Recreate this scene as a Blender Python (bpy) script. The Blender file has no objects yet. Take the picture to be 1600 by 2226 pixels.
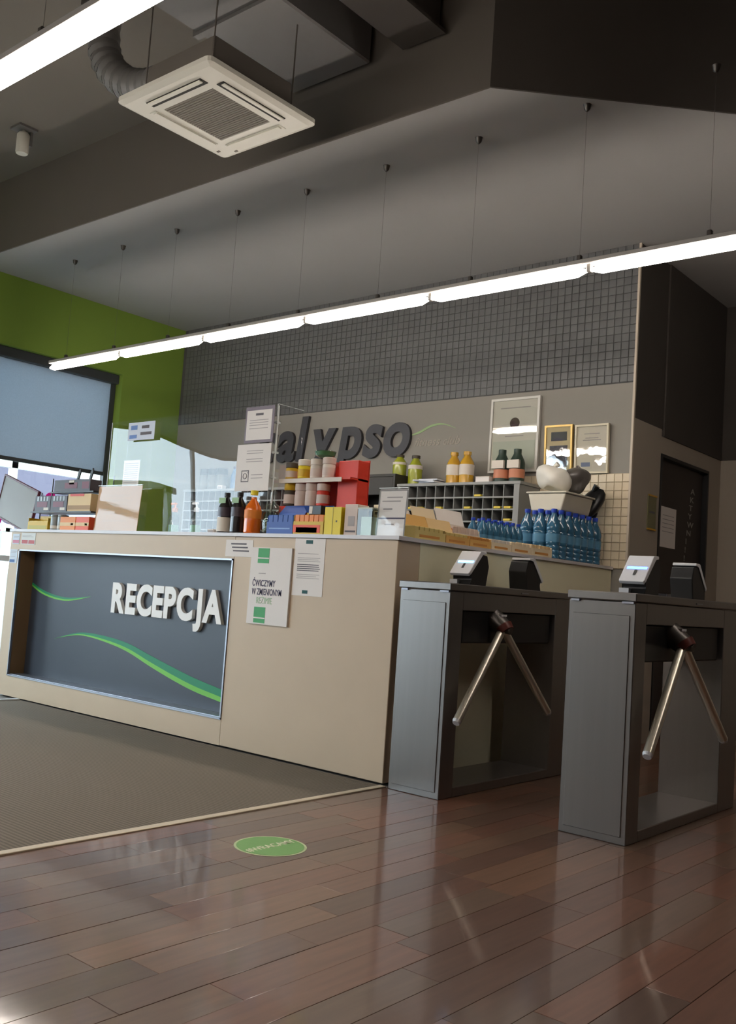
import bpy, bmesh, math, random
from mathutils import Matrix, Vector

random.seed(7)
SC = bpy.context.scene
COL = SC.collection

# ------------------------------------------------------------------ camera
CAM = bpy.data.cameras.new('camera')
CAM.sensor_fit = 'HORIZONTAL'
CAM.sensor_width = 36.0
CAM.lens = 36.0 * 2066.73 / 1600.0
CAM.clip_start = 0.05
cam = bpy.data.objects.new('camera', CAM)
COL.objects.link(cam)
cam.matrix_world = Matrix(((0.765, 0.002, 0.644, 0.0),
                           (0.640, -0.109, -0.760, 0.0),
                           (0.068, 0.994, -0.084, 0.92),
                           (0, 0, 0, 1)))
_m = cam.matrix_world.to_3x3()
_q = _m.to_quaternion()
cam.matrix_world = Matrix.Translation((0, 0, 0.92)) @ _q.to_matrix().to_4x4()
SC.camera = cam

# ------------------------------------------------------------------ world, light, exposure
W = bpy.data.worlds.new('overcast_sky')
SC.world = W
W.use_nodes = True
_bg = W.node_tree.nodes['Background']
_bg.inputs[0].default_value = (0.72, 0.85, 1.0, 1)
SKY = 4.5
_bg.inputs[1].default_value = SKY
TUBE = 14.0            # emission of the fluorescent tubes
SC.view_settings.view_transform = 'Standard'
SC.view_settings.look = 'None'
SC.view_settings.gamma = 1.0
SC.view_settings.use_curve_mapping = False
SC.view_settings.exposure = 1.5
SC.cycles.use_denoising = True
SC.cycles.caustics_reflective = False
SC.cycles.caustics_refractive = False
SC.cycles.sample_clamp_indirect = 4.0
SC.cycles.max_bounces = 7
SC.cycles.transparent_max_bounces = 12
SC.cycles.use_adaptive_sampling = True
SC.cycles.adaptive_threshold = 0.08
SC.cycles.adaptive_min_samples = 16
SC.cycles.diffuse_bounces = 4

XW = -7.80            # inner face of the green window wall
YB = 6.10             # back wall
ZC = 3.49             # pale soffit
WIN = [(-2.5, -0.2), (0.2, 2.35), (2.7, 5.38)]     # window openings along the green wall
WZ0, WZ1 = 0.10, 2.87
for (a, b) in WIN:    # portals guide the daylight through the openings; they emit nothing themselves
    L = bpy.data.lights.new('window_portal', 'AREA')
    L.shape = 'RECTANGLE'; L.size = b - a; L.size_y = WZ1 - WZ0
    L.cycles.is_portal = True
    lo = bpy.data.objects.new('window_portal', L); COL.objects.link(lo)
    lo.location = (XW - 0.30, (a + b) / 2, (WZ0 + WZ1) / 2)
    lo.rotation_euler = (math.pi / 2, 0, -math.pi / 2)

# ------------------------------------------------------------------ helpers
def lin(c):
    def f(v):
        v /= 255.0
        return v / 12.92 if v <= 0.04045 else ((v + 0.055) / 1.055) ** 2.4
    return (f(c[0]), f(c[1]), f(c[2]), 1.0)

MATS = {}
def M(name, rgb, rough=0.5, metal=0.0, var=0.06, scale=6.0, bump=0.0, coat=0.0, stretch=None,
      emit=None, trans=0.0, ior=1.45, spec=0.5, objrand=0.0):
    if name in MATS: return MATS[name]
    m = bpy.data.materials.new(name); m.use_nodes = True
    nt = m.node_tree; nd = nt.nodes; ln = nt.links
    b = nd['Principled BSDF']
    b.inputs['Roughness'].default_value = rough
    b.inputs['Metallic'].default_value = metal
    b.inputs['IOR'].default_value = ior
    b.inputs['Specular IOR Level'].default_value = spec
    b.inputs['Coat Weight'].default_value = coat
    b.inputs['Coat Roughness'].default_value = 0.12
    b.inputs['Transmission Weight'].default_value = trans
    col = lin(rgb)
    tc = nd.new('ShaderNodeTexCoord'); mp = nd.new('ShaderNodeMapping'); no = nd.new('ShaderNodeTexNoise')
    ln.new(tc.outputs['Object'], mp.inputs['Vector']); ln.new(mp.outputs[0], no.inputs['Vector'])
    if stretch: mp.inputs['Scale'].default_value = stretch
    no.inputs['Scale'].default_value = scale; no.inputs['Detail'].default_value = 4
    mx = nd.new('ShaderNodeMix'); mx.data_type = 'RGBA'
    mx.inputs['A'].default_value = tuple(max(0, c * (1 - var)) for c in col[:3]) + (1,)
    mx.inputs['B'].default_value = tuple(min(1, c * (1 + var)) for c in col[:3]) + (1,)
    ln.new(no.outputs['Fac'], mx.inputs['Factor'])
    out = mx.outputs['Result']
    if objrand:
        oi = nd.new('ShaderNodeObjectInfo'); hs = nd.new('ShaderNodeHueSaturation')
        mr = nd.new('ShaderNodeMapRange'); mr.inputs['To Min'].default_value = 1 - objrand; mr.inputs['To Max'].default_value = 1 + objrand
        ln.new(oi.outputs['Random'], mr.inputs['Value']); ln.new(mr.outputs[0], hs.inputs['Value'])
        ln.new(out, hs.inputs['Color']); out = hs.outputs['Color']
    ln.new(out, b.inputs['Base Color'])
    if bump:
        bp = nd.new('ShaderNodeBump'); bp.inputs['Strength'].default_value = bump; bp.inputs['Distance'].default_value = 0.004
        ln.new(no.outputs['Fac'], bp.inputs['Height']); ln.new(bp.outputs[0], b.inputs['Normal'])
    if emit:
        b.inputs['Emission Color'].default_value = lin(emit[0]); b.inputs['Emission Strength'].default_value = emit[1]
    MATS[name] = m
    return m

def glass(name, rgb=(255, 255, 255), tint=0.0, rough=0.0, boost=1.0):
    """thin clear sheet: straight-through transparency with a fresnel mirror on top"""
    if name in MATS: return MATS[name]
    m = bpy.data.materials.new(name); m.use_nodes = True
    nt = m.node_tree; nd = nt.nodes; ln = nt.links
    nd.remove(nd['Principled BSDF'])
    t = nd.new('ShaderNodeBsdfTransparent'); g = nd.new('ShaderNodeBsdfGlossy'); mx = nd.new('ShaderNodeMixShader')
    c = lin(rgb); t.inputs[0].default_value = tuple(1 - tint * (1 - v) for v in c[:3]) + (1,)
    g.inputs['Roughness'].default_value = rough
    lw = nd.new('ShaderNodeLayerWeight'); lw.inputs['Blend'].default_value = 0.5      # Schlick: the same from both faces of the sheet
    pw = nd.new('ShaderNodeMath'); pw.operation = 'POWER'; pw.inputs[1].default_value = 5.0
    fr = nd.new('ShaderNodeMath'); fr.operation = 'MULTIPLY_ADD'; fr.inputs[1].default_value = 0.96; fr.inputs[2].default_value = 0.04
    ln.new(lw.outputs['Facing'], pw.inputs[0]); ln.new(pw.outputs[0], fr.inputs[0])
    mu = nd.new('ShaderNodeMath'); mu.operation = 'MULTIPLY'; mu.use_clamp = True; mu.inputs[1].default_value = boost
    no = nd.new('ShaderNodeTexNoise'); no.inputs['Scale'].default_value = 1.6
    bp = nd.new('ShaderNodeBump'); bp.inputs['Strength'].default_value = 0.02; bp.inputs['Distance'].default_value = 0.05
    ln.new(no.outputs['Fac'], bp.inputs['Height']); ln.new(bp.outputs[0], g.inputs['Normal'])
    ln.new(fr.outputs[0], mu.inputs[0]); ln.new(mu.outputs[0], mx.inputs[0])
    ln.new(t.outputs[0], mx.inputs[1]); ln.new(g.outputs[0], mx.inputs[2])
    ln.new(mx.outputs[0], nd['Material Output'].inputs['Surface'])
    MATS[name] = m
    return m

OFF = {}              # world offset of a parent, so that children may be written in world coordinates
def put(name, bm, mat, parent=None, smooth=False, share=None):
    me = share
    if me is None:
        if parent is not None:
            o0 = OFF.get(parent.name, Vector((0, 0, 0)))
            bmesh.ops.translate(bm, verts=bm.verts, vec=-o0); org = None
        else:
            xs = [v.co for v in bm.verts]
            org = Vector(((min(v.x for v in xs) + max(v.x for v in xs)) / 2, (min(v.y for v in xs) + max(v.y for v in xs)) / 2, min(v.z for v in xs)))
            bmesh.ops.translate(bm, verts=bm.verts, vec=-org)
        bmesh.ops.recalc_face_normals(bm, faces=bm.faces)
        if smooth:
            for f in bm.faces: f.smooth = True
        me = bpy.data.meshes.new(name); bm.to_mesh(me); bm.free()
        if smooth:
            try: me.set_sharp_from_angle(angle=math.radians(38))
            except Exception: pass
        if mat is not None: me.materials.append(mat)
    o = bpy.data.objects.new(name, me); COL.objects.link(o)
    if parent is not None:
        o.parent = parent; OFF[o.name] = OFF.get(parent.name, Vector((0, 0, 0)))
    else:
        if share is None: o.location = org; OFF[o.name] = org
    return o

def tag(o, label, cat, group=None):
    o['label'] = label; o['category'] = cat
    if group: o['group'] = group
    return o

def struct(o): o['kind'] = 'structure'; return o

def thing(name, label, cat, loc=(0, 0, 0), rotz=0.0, group=None, local=False, tilt=None):
    e = bpy.data.objects.new(name, None); COL.objects.link(e)
    e.empty_display_size = 0.1; e.location = loc; e.rotation_euler = tilt if tilt else (0, 0, rotz)
    tag(e, label, cat, group); OFF[e.name] = Vector((0, 0, 0)) if local else Vector(loc)
    return e

def dup(root, loc, rotz=None, label=None):
    r = root.copy(); COL.objects.link(r); r.location = loc
    if rotz is not None: r.rotation_euler = (0, 0, rotz)
    if label: r['label'] = label
    for ch in list(root.children):
        c = ch.copy(); COL.objects.link(c); c.parent = r
        for g in list(ch.children):
            d = g.copy(); COL.objects.link(d); d.parent = c
    return r

def add_box(bm, x0, x1, y0, y1, z0, z1, bev=0.0, seg=1):
    r = bmesh.ops.create_cube(bm, size=1.0)
    vs = r['verts']
    for v in vs:
        v.co = Vector((x0 + (v.co.x + .5) * (x1 - x0), y0 + (v.co.y + .5) * (y1 - y0), z0 + (v.co.z + .5) * (z1 - z0)))
    if bev:
        es = list({e for v in vs for e in v.link_edges})
        bmesh.ops.bevel(bm, geom=es, offset=bev, segments=seg, affect='EDGES', profile=0.5)
    return bm

def box(name, x0, x1, y0, y1, z0, z1, mat, parent=None, bev=0.0, seg=1):
    return put(name, add_box(bmesh.new(), x0, x1, y0, y1, z0, z1, bev, seg), mat, parent)

def boxes(name, lst, mat, parent=None, bev=0.0):
    bm = bmesh.new()
    for b in lst: add_box(bm, *b, bev=bev)
    return put(name, bm, mat, parent)

def add_tube(bm, p, q, r0, r1=None, seg=12, cap=True):
    p = Vector(p); q = Vector(q); r1 = r0 if r1 is None else r1
    d = (q - p).normalized(); a = d.orthogonal().normalized(); b = d.cross(a)
    A = [bm.verts.new(p + r0 * (math.cos(2 * math.pi * i / seg) * a + math.sin(2 * math.pi * i / seg) * b)) for i in range(seg)]
    B = [bm.verts.new(q + r1 * (math.cos(2 * math.pi * i / seg) * a + math.sin(2 * math.pi * i / seg) * b)) for i in range(seg)]
    for i in range(seg): bm.faces.new((A[i], A[(i + 1) % seg], B[(i + 1) % seg], B[i]))
    if cap: bm.faces.new(A[::-1]); bm.faces.new(B)
    return bm

def tube(name, p, q, r, mat, parent=None, r1=None, seg=12):
    return put(name, add_tube(bmesh.new(), p, q, r, r1, seg), mat, parent, smooth=True)

def polytube(name, pts, r, mat, parent=None, seg=8):
    bm = bmesh.new()
    for a, b in zip(pts[:-1], pts[1:]): add_tube(bm, a, b, r, None, seg)
    return put(name, bm, mat, parent, smooth=True)

def add_lathe(bm, prof, cx=0, cy=0, z0=0, seg=20):
    rings = []
    for r, z in prof:
        rings.append([bm.verts.new((cx + max(r, 1e-4) * math.cos(2 * math.pi * i / seg), cy + max(r, 1e-4) * math.sin(2 * math.pi * i / seg), z0 + z)) for i in range(seg)])
    for A, B in zip(rings[:-1], rings[1:]):
        for i in range(seg): bm.faces.new((A[i], A[(i + 1) % seg], B[(i + 1) % seg], B[i]))
    bm.faces.new(rings[0][::-1]); bm.faces.new(rings[-1])
    return bm

def lathe(name, prof, mat, parent=None, cx=0, cy=0, z0=0, seg=20):
    return put(name, add_lathe(bmesh.new(), prof, cx, cy, z0, seg), mat, parent, smooth=True)

def prism(name, pts, axis, a0, a1, mat, parent=None, bev=0.0):
    """polygon extruded along an axis; pts are the two other coordinates in xyz order"""
    bm = bmesh.new()
    def co(p, t):
        if axis == 'x': return (t, p[0], p[1])
        if axis == 'y': return (p[0], t, p[1])
        return (p[0], p[1], t)
    A = [bm.verts.new(co(p, a0)) for p in pts]; B = [bm.verts.new(co(p, a1)) for p in pts]
    n = len(pts)
    bm.faces.new(A); bm.faces.new(B[::-1])
    for i in range(n): bm.faces.new((A[i], B[i], B[(i + 1) % n], A[(i + 1) % n]))
    if bev: bmesh.ops.bevel(bm, geom=list(bm.edges), offset=bev, segments=2, affect='EDGES', profile=0.5)
    return put(name, bm, mat, parent)

def text_bm(body, size, depth, offset=0.0, shear=0.0, sx=1.0, align='LEFT', spacing=1.0):
    c = bpy.data.curves.new('lettering', 'FONT')
    c.body = body; c.size = size; c.extrude = depth / 2; c.offset = offset; c.shear = shear; c.align_x = align
    c.space_character = spacing; c.resolution_u = 6
    o = bpy.data.objects.new('lettering', c); COL.objects.link(o)
    bpy.context.view_layer.update()
    dg = bpy.context.evaluated_depsgraph_get()
    me = bpy.data.meshes.new_from_object(o.evaluated_get(dg))
    bm = bmesh.new(); bm.from_mesh(me)
    bpy.data.objects.remove(o); bpy.data.curves.remove(c); bpy.data.meshes.remove(me)
    for v in bm.verts: v.co.x *= sx
    return bm

def text_front(name, body, x, y, z, size, mat, parent, depth=0.002, **k):
    """writing on a surface that faces -Y; its back lies on y"""
    bm = text_bm(body, size, depth, **k)
    for v in bm.verts: v.co = Vector((x + v.co.x, y - depth / 2 - v.co.z, z + v.co.y))
    return put(name, bm, mat, parent)

def letter_row(body, x, y, z, size, mat, parent, depth, gap, offset=0.0, shear=0.0, sx=1.0):
    for ch in body:
        bm = text_bm(ch, size, depth, offset, shear, sx)
        lo = min(v.co.x for v in bm.verts); hi = max(v.co.x for v in bm.verts)
        # an italic letter leans: advance by the width at its foot
        for v in bm.verts: v.co = Vector((x + v.co.x - lo, y - depth / 2 - v.co.z, z + v.co.y))
        put('letter', bm, mat, parent)
        x += (hi - lo) - shear * size * 0.36 * sx + gap
    return x

def lines(name, x0, x1, y, zs, mat, parent, h=0.004, ragged=0.25):
    bm = bmesh.new()
    for z in zs: add_box(bm, x0, x1 - random.random() * ragged * (x1 - x0), y - 0.0008, y, z, z + h)
    return put(name, bm, mat, parent)

def ribbon(name, pts, mat, parent, y, thick=0.002):
    """pts: (x, z_low, z_high) along a flat band that faces -Y"""
    bm = bmesh.new()
    lo = [bm.verts.new((p[0], y, p[1])) for p in pts]; hi = [bm.verts.new((p[0], y, p[2])) for p in pts]
    for i in range(len(pts) - 1): bm.faces.new((lo[i], lo[i + 1], hi[i + 1], hi[i]))
    r = bmesh.ops.extrude_face_region(bm, geom=list(bm.faces))
    bmesh.ops.translate(bm, verts=[v for v in r['geom'] if isinstance(v, bmesh.types.BMVert)], vec=(0, -thick, 0))
    return put(name, bm, mat, parent)

def smooth_pts(pts, n=6):
    out = []
    for i in range(len(pts) - 1):
        p0 = pts[max(i - 1, 0)]; p1 = pts[i]; p2 = pts[i + 1]; p3 = pts[min(i + 2, len(pts) - 1)]
        for k in range(n):
            t = k / n
            out.append(tuple(0.5 * ((2 * b) + (-a + c) * t + (2 * a - 5 * b + 4 * c - d) * t * t + (-a + 3 * b - 3 * c + d) * t ** 3) for a, b, c, d in zip(p0, p1, p2, p3)))
    out.append(pts[-1])
    return out

# ------------------------------------------------------------------ materials
m_green = M('green_wall_paint', (122, 150, 58), 0.75, var=0.04, scale=3, bump=0.05)
m_ceil = M('pale_grey_soffit_paint', (164, 163, 160), 0.85, var=0.03, scale=1.5)
m_dark = M('charcoal_ceiling_paint', (100, 94, 87), 0.85, var=0.08, scale=2)
m_slab = M('taupe_ceiling_paint', (120, 114, 105), 0.85, var=0.1, scale=1.2)
m_wall = M('warm_grey_wall_paint', (140, 136, 128), 0.8, var=0.03, scale=3)
m_cwall = M('taupe_corridor_paint', (164, 154, 140), 0.8, var=0.04, scale=3)
m_black = M('black_wall_paint', (72, 67, 62), 0.8, var=0.1, scale=3)
m_rear = M('room_rear_paint', (96, 90, 84), 0.85, var=0.05, scale=2)
m_grout = M('grey_grout', (84, 84, 83), 0.9)
m_tile = M('slate_mosaic_tile', (96, 97, 97), 0.35, var=0.1, scale=9, objrand=0.10)
m_beige = M('cream_wall_tile', (214, 200, 172), 0.3, var=0.05, scale=9, objrand=0.04)
m_bgrout = M('cream_grout', (184, 168, 140), 0.9)
m_gfloor = M('grey_stone_floor', (110, 108, 104), 0.5, var=0.08, scale=8)
m_lam = M('taupe_stone_laminate', (194, 173, 146), 0.5, var=0.05, scale=5, bump=0.02)
m_lamtop = M('pale_laminate_edge', (205, 200, 200), 0.35, var=0.02)
m_panel = M('slate_blue_panel', (57, 63, 73), 0.4, var=0.03, scale=3)
m_wood = M('brown_niche_side', (126, 100, 70), 0.55, var=0.1, scale=4, stretch=(1, 1, 0.15))
m_alu = M('satin_aluminium', (158, 160, 168), 0.42, metal=0.9, var=0.03)
m_white = M('white_plastic', (226, 224, 220), 0.4, var=0.02)
m_letter = M('white_sign_letter', (232, 228, 222), 0.4, var=0.02)
m_paper = M('white_paper', (226, 220, 214), 0.8, var=0.02)
m_ink = M('grey_print', (104, 100, 104), 0.8, var=0.05)
m_inkpale = M('pale_grey_print', (168, 162, 160), 0.8, var=0.05)
m_navy = M('navy_print', (74, 70, 92), 0.8, var=0.05)
m_gprint = M('green_print', (84, 164, 108), 0.7, var=0.03)
m_gpale = M('pale_green_print', (158, 190, 150), 0.7, var=0.03)
m_wave1 = M('emerald_wave', (14, 130, 84), 0.5, var=0.05)
m_wave2 = M('lime_wave', (112, 190, 70), 0.5, var=0.05)
m_steel = M('brushed_steel', (136, 132, 129), 0.36, metal=0.85, var=0.05, scale=40, stretch=(1, 1, 0.03), bump=0.03)
m_steelB = M('dark_steel', (92, 88, 84), 0.4, metal=0.8, var=0.08, scale=20)
m_blk = M('black_plastic', (22, 22, 23), 0.4, var=0.1)
m_wpl = M('pale_reader_plastic', (206, 206, 208), 0.35, var=0.02)
m_red = M('red_indicator_plastic', (92, 42, 34), 0.4)
m_ac = M('cream_white_plastic', (214, 212, 200), 0.45, var=0.02)
m_acgrille = M('taupe_grille', (126, 120, 110), 0.7, var=0.05)
m_shelf = M('grey_shelf_laminate', (150, 150, 146), 0.6, var=0.04)
m_shelfin = M('grey_shelf_back', (122, 122, 120), 0.7, var=0.05)
m_tagY = M('yellow_tag_plastic', (220, 196, 70), 0.5)
m_logo = M('charcoal_logo_letter', (56, 56, 60), 0.5, var=0.04)
m_gold = M('gold_frame', (190, 158, 92), 0.35, metal=0.5, var=0.1)
m_blue_led = M('blue_led', (60, 80, 255), 0.4, emit=((70, 110, 255), 3.0))
m_cyan_led = M('cyan_led', (90, 180, 255), 0.4, emit=((90, 190, 255), 3.0))
m_tube = M('lit_fluorescent_tube', (255, 255, 255), 0.4, emit=((255, 243, 232), TUBE))
m_rail = M('grey_light_rail', (176, 172, 166), 0.5, metal=0.2, var=0.03)
m_wire = M('steel_wire', (120, 118, 112), 0.4, metal=0.7)
m_plexi = glass('clear_acrylic', boost=1.6)
m_sheet = glass('clear_sign_sheet', boost=0.5)
m_pane = glass('window_glass', (235, 245, 240), 0.3)
m_fglass = glass('picture_glass', boost=2.2)

def mat_parquet(name, island):
    m = bpy.data.materials.new(name); m.use_nodes = True
    nt = m.node_tree; nd = nt.nodes; ln = nt.links; b = nd['Principled BSDF']
    tc = nd.new('ShaderNodeTexCoord'); mp = nd.new('ShaderNodeMapping'); mp.inputs['Scale'].default_value = (14, 1.2, 14)
    no = nd.new('ShaderNodeTexNoise'); no.inputs['Scale'].default_value = 3.5; no.inputs['Detail'].default_value = 6
    no.noise_dimensions = '4D'
    src = nd.new('ShaderNodeNewGeometry').outputs['Random Per Island'] if island else nd.new('ShaderNodeObjectInfo').outputs['Random']
    mw = nd.new('ShaderNodeMath'); mw.operation = 'MULTIPLY'; mw.inputs[1].default_value = 40
    ln.new(src, mw.inputs[0]); ln.new(mw.outputs[0], no.inputs['W'])
    ln.new(tc.outputs['Object'], mp.inputs['Vector']); ln.new(mp.outputs[0], no.inputs['Vector'])
    r1 = nd.new('ShaderNodeValToRGB'); e = r1.color_ramp.elements
    e[0].position = 0.0; e[0].color = lin((90, 64, 50)); e[1].position = 1.0; e[1].color = lin((128, 90, 66))
    for p, c in ((0.3, (102, 70, 55)), (0.55, (118, 76, 57)), (0.8, (100, 77, 61))):
        x = r1.color_ramp.elements.new(p); x.color = lin(c)
    ln.new(src, r1.inputs[0])
    mr = nd.new('ShaderNodeMapRange'); mr.inputs['From Min'].default_value = 0.3; mr.inputs['From Max'].default_value = 0.7
    mr.inputs['To Min'].default_value = 0.86; mr.inputs['To Max'].default_value = 1.12
    ln.new(no.outputs['Fac'], mr.inputs['Value'])
    hs = nd.new('ShaderNodeHueSaturation'); ln.new(mr.outputs[0], hs.inputs['Value']); ln.new(r1.outputs[0], hs.inputs['Color'])
    ln.new(hs.outputs['Color'], b.inputs['Base Color'])
    b.inputs['Roughness'].default_value = 0.42
    b.inputs['Coat Weight'].default_value = 0.62; b.inputs['Coat Roughness'].default_value = 0.09
    n2 = nd.new('ShaderNodeTexNoise'); n2.inputs['Scale'].default_value = 5; n2.inputs['Detail'].default_value = 3
    ln.new(tc.outputs['Object'], n2.inputs['Vector'])
    bp = nd.new('ShaderNodeBump'); bp.inputs['Strength'].default_value = 0.06; bp.inputs['Distance'].default_value = 0.01
    ln.new(n2.outputs['Fac'], bp.inputs['Height']); ln.new(bp.outputs[0], b.inputs['Normal']); ln.new(bp.outputs[0], b.inputs['Coat Normal'])
    return m
m_plank = mat_parquet('merbau_parquet', False)
m_plank_i = mat_parquet('merbau_parquet_far', True)

def mat_carpet():
    m = bpy.data.materials.new('ribbed_entrance_carpet'); m.use_nodes = True
    nt = m.node_tree; nd = nt.nodes; ln = nt.links; b = nd['Principled BSDF']
    tc = nd.new('ShaderNodeTexCoord')
    wv = nd.new('ShaderNodeTexWave'); wv.bands_direction = 'Y'; wv.inputs['Scale'].default_value = 16; wv.inputs['Distortion'].default_value = 0.6
    ln.new(tc.outputs['Object'], wv.inputs['Vector'])
    no = nd.new('ShaderNodeTexNoise'); no.inputs['Scale'].default_value = 220; ln.new(tc.outputs['Object'], no.inputs['Vector'])
    n2 = nd.new('ShaderNodeTexNoise'); n2.inputs['Scale'].default_value = 2.2; ln.new(tc.outputs['Object'], n2.inputs['Vector'])
    mx = nd.new('ShaderNodeMix'); mx.data_type = 'RGBA'; mx.inputs['A'].default_value = lin((90, 83, 74)); mx.inputs['B'].default_value = lin((142, 131, 116))
    ad = nd.new('ShaderNodeMath'); ad.operation = 'ADD'
    m1 = nd.new('ShaderNodeMath'); m1.operation = 'MULTIPLY'; m1.inputs[1].default_value = 0.45; ln.new(wv.outputs['Fac'], m1.inputs[0])
    m2 = nd.new('ShaderNodeMath'); m2.operation = 'MULTIPLY'; m2.inputs[1].default_value = 0.5; ln.new(no.outputs['Fac'], m2.inputs[0])
    ln.new(m1.outputs[0], ad.inputs[0]); ln.new(m2.outputs[0], ad.inputs[1]); ln.new(ad.outputs[0], mx.inputs['Factor'])
    ln.new(mx.outputs['Result'], b.inputs['Base Color']); b.inputs['Roughness'].default_value = 0.95
    b.inputs['Specular IOR Level'].default_value = 0.1
    bp = nd.new('ShaderNodeBump'); bp.inputs['Strength'].default_value = 0.6; bp.inputs['Distance'].default_value = 0.004
    ln.new(ad.outputs[0], bp.inputs['Height']); ln.new(bp.outputs[0], b.inputs['Normal'])
    return m
m_carpet = mat_carpet()

def mat_blind():
    m = bpy.data.materials.new('translucent_blind_fabric'); m.use_nodes = True
    nt = m.node_tree; nd = nt.nodes; ln = nt.links; nd.remove(nd['Principled BSDF'])
    d = nd.new('ShaderNodeBsdfDiffuse'); t = nd.new('ShaderNodeBsdfTranslucent'); mx = nd.new('ShaderNodeMixShader'); mx.inputs[0].default_value = 0.5
    tc = nd.new('ShaderNodeTexCoord'); no = nd.new('ShaderNodeTexNoise'); no.inputs['Scale'].default_value = 90; ln.new(tc.outputs['Object'], no.inputs['Vector'])
    c = nd.new('ShaderNodeMix'); c.data_type = 'RGBA'; c.inputs['A'].default_value = lin((160, 168, 174)); c.inputs['B'].default_value = lin((172, 180, 186))
    ln.new(no.outputs['Fac'], c.inputs['Factor']); ln.new(c.outputs['Result'], d.inputs[0]); ln.new(c.outputs['Result'], t.inputs[0])
    ln.new(d.outputs[0], mx.inputs[1]); ln.new(t.outputs[0], mx.inputs[2]); ln.new(mx.outputs[0], nd['Material Output'].inputs['Surface'])
    return m
m_blind = mat_blind()

# ------------------------------------------------------------------ the setting
XR, YF, YE = 3.2, -3.2, 7.78        # right wall, wall behind the camera, corridor end
floor = struct(box('floor', XW - 0.2, XR, YF, YE + 0.4, -0.12, -0.012, m_gfloor))
# parquet: the planks in view are parts, the rest of the field one piece of stuff
import itertools
Ri = cam.matrix_world.inverted()
def in_view(x, y, z=0.0, pad=120):
    v = Ri @ Vector((x, y, z))
    if v.z > -0.2: return 0
    px = 800 + 2066.73 * v.x / -v.z; py = 1113 - 2066.73 * v.y / -v.z
    return 1.0 / -v.z if (-pad < px < 1600 + pad and -pad < py < 2226 + pad) else 0
PX0, PW = -2.862, 0.117
planks = []
rp = random.Random(3)
k = 0
while PX0 + k * PW < XR - 0.01:
    y = YF + rp.random() * 0.6
    x0 = PX0 + k * PW; x1 = min(x0 + PW, XR)
    y0 = YF
    while y0 < YE + 0.3:
        y1 = min(y if y > y0 else y0 + 0.72, YE + 0.3)
        planks.append((x0, x1, y0, y1)); y0 = y1; y = y1 + 0.55 + rp.random() * 0.35
    k += 1
scored = sorted(planks, key=lambda p: -max(in_view((p[0] + p[1]) / 2, p[2] + t * (p[3] - p[2])) for t in (0, .25, .5, .75, 1)))
near = scored[:290]; far = scored[290:]
bm = bmesh.new(); G = 0.0006
for (x0, x1, y0, y1) in far: add_box(bm, x0 + G, x1 - G, y0 + G, y1 - G, -0.012, 0.0)
st = put('parquet_plank', bm, m_plank_i, floor); st['kind'] = 'stuff'
for (x0, x1, y0, y1) in near:
    box('plank', x0 + G, x1 - G, y0 + G, y1 - G, -0.012, rp.uniform(-0.0004, 0.0004), m_plank, floor, bev=0.0006)
# entrance carpet in its pale metal edge strips
m_strip = M('pale_metal_strip', (214, 200, 176), 0.4, metal=0.25, var=0.03)
cp = thing('entrance_carpet', 'dark ribbed entrance carpet in front of the reception counter', 'carpet', (-4.5, 1.0, -0.011))
box('carpet_pile', -6.18, -2.905, YF + 0.02, 3.66, -0.011, 0.003, m_carpet, cp)
box('edge_strip', -2.903, -2.866, YF + 0.02, 3.66, -0.011, 0.006, m_strip, cp, bev=0.002)
box('edge_strip', -6.215, -6.182, YF + 0.02, 3.66, -0.011, 0.012, M('white_edge_strip', (220, 226, 230), 0.4), cp, bev=0.002)

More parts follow.
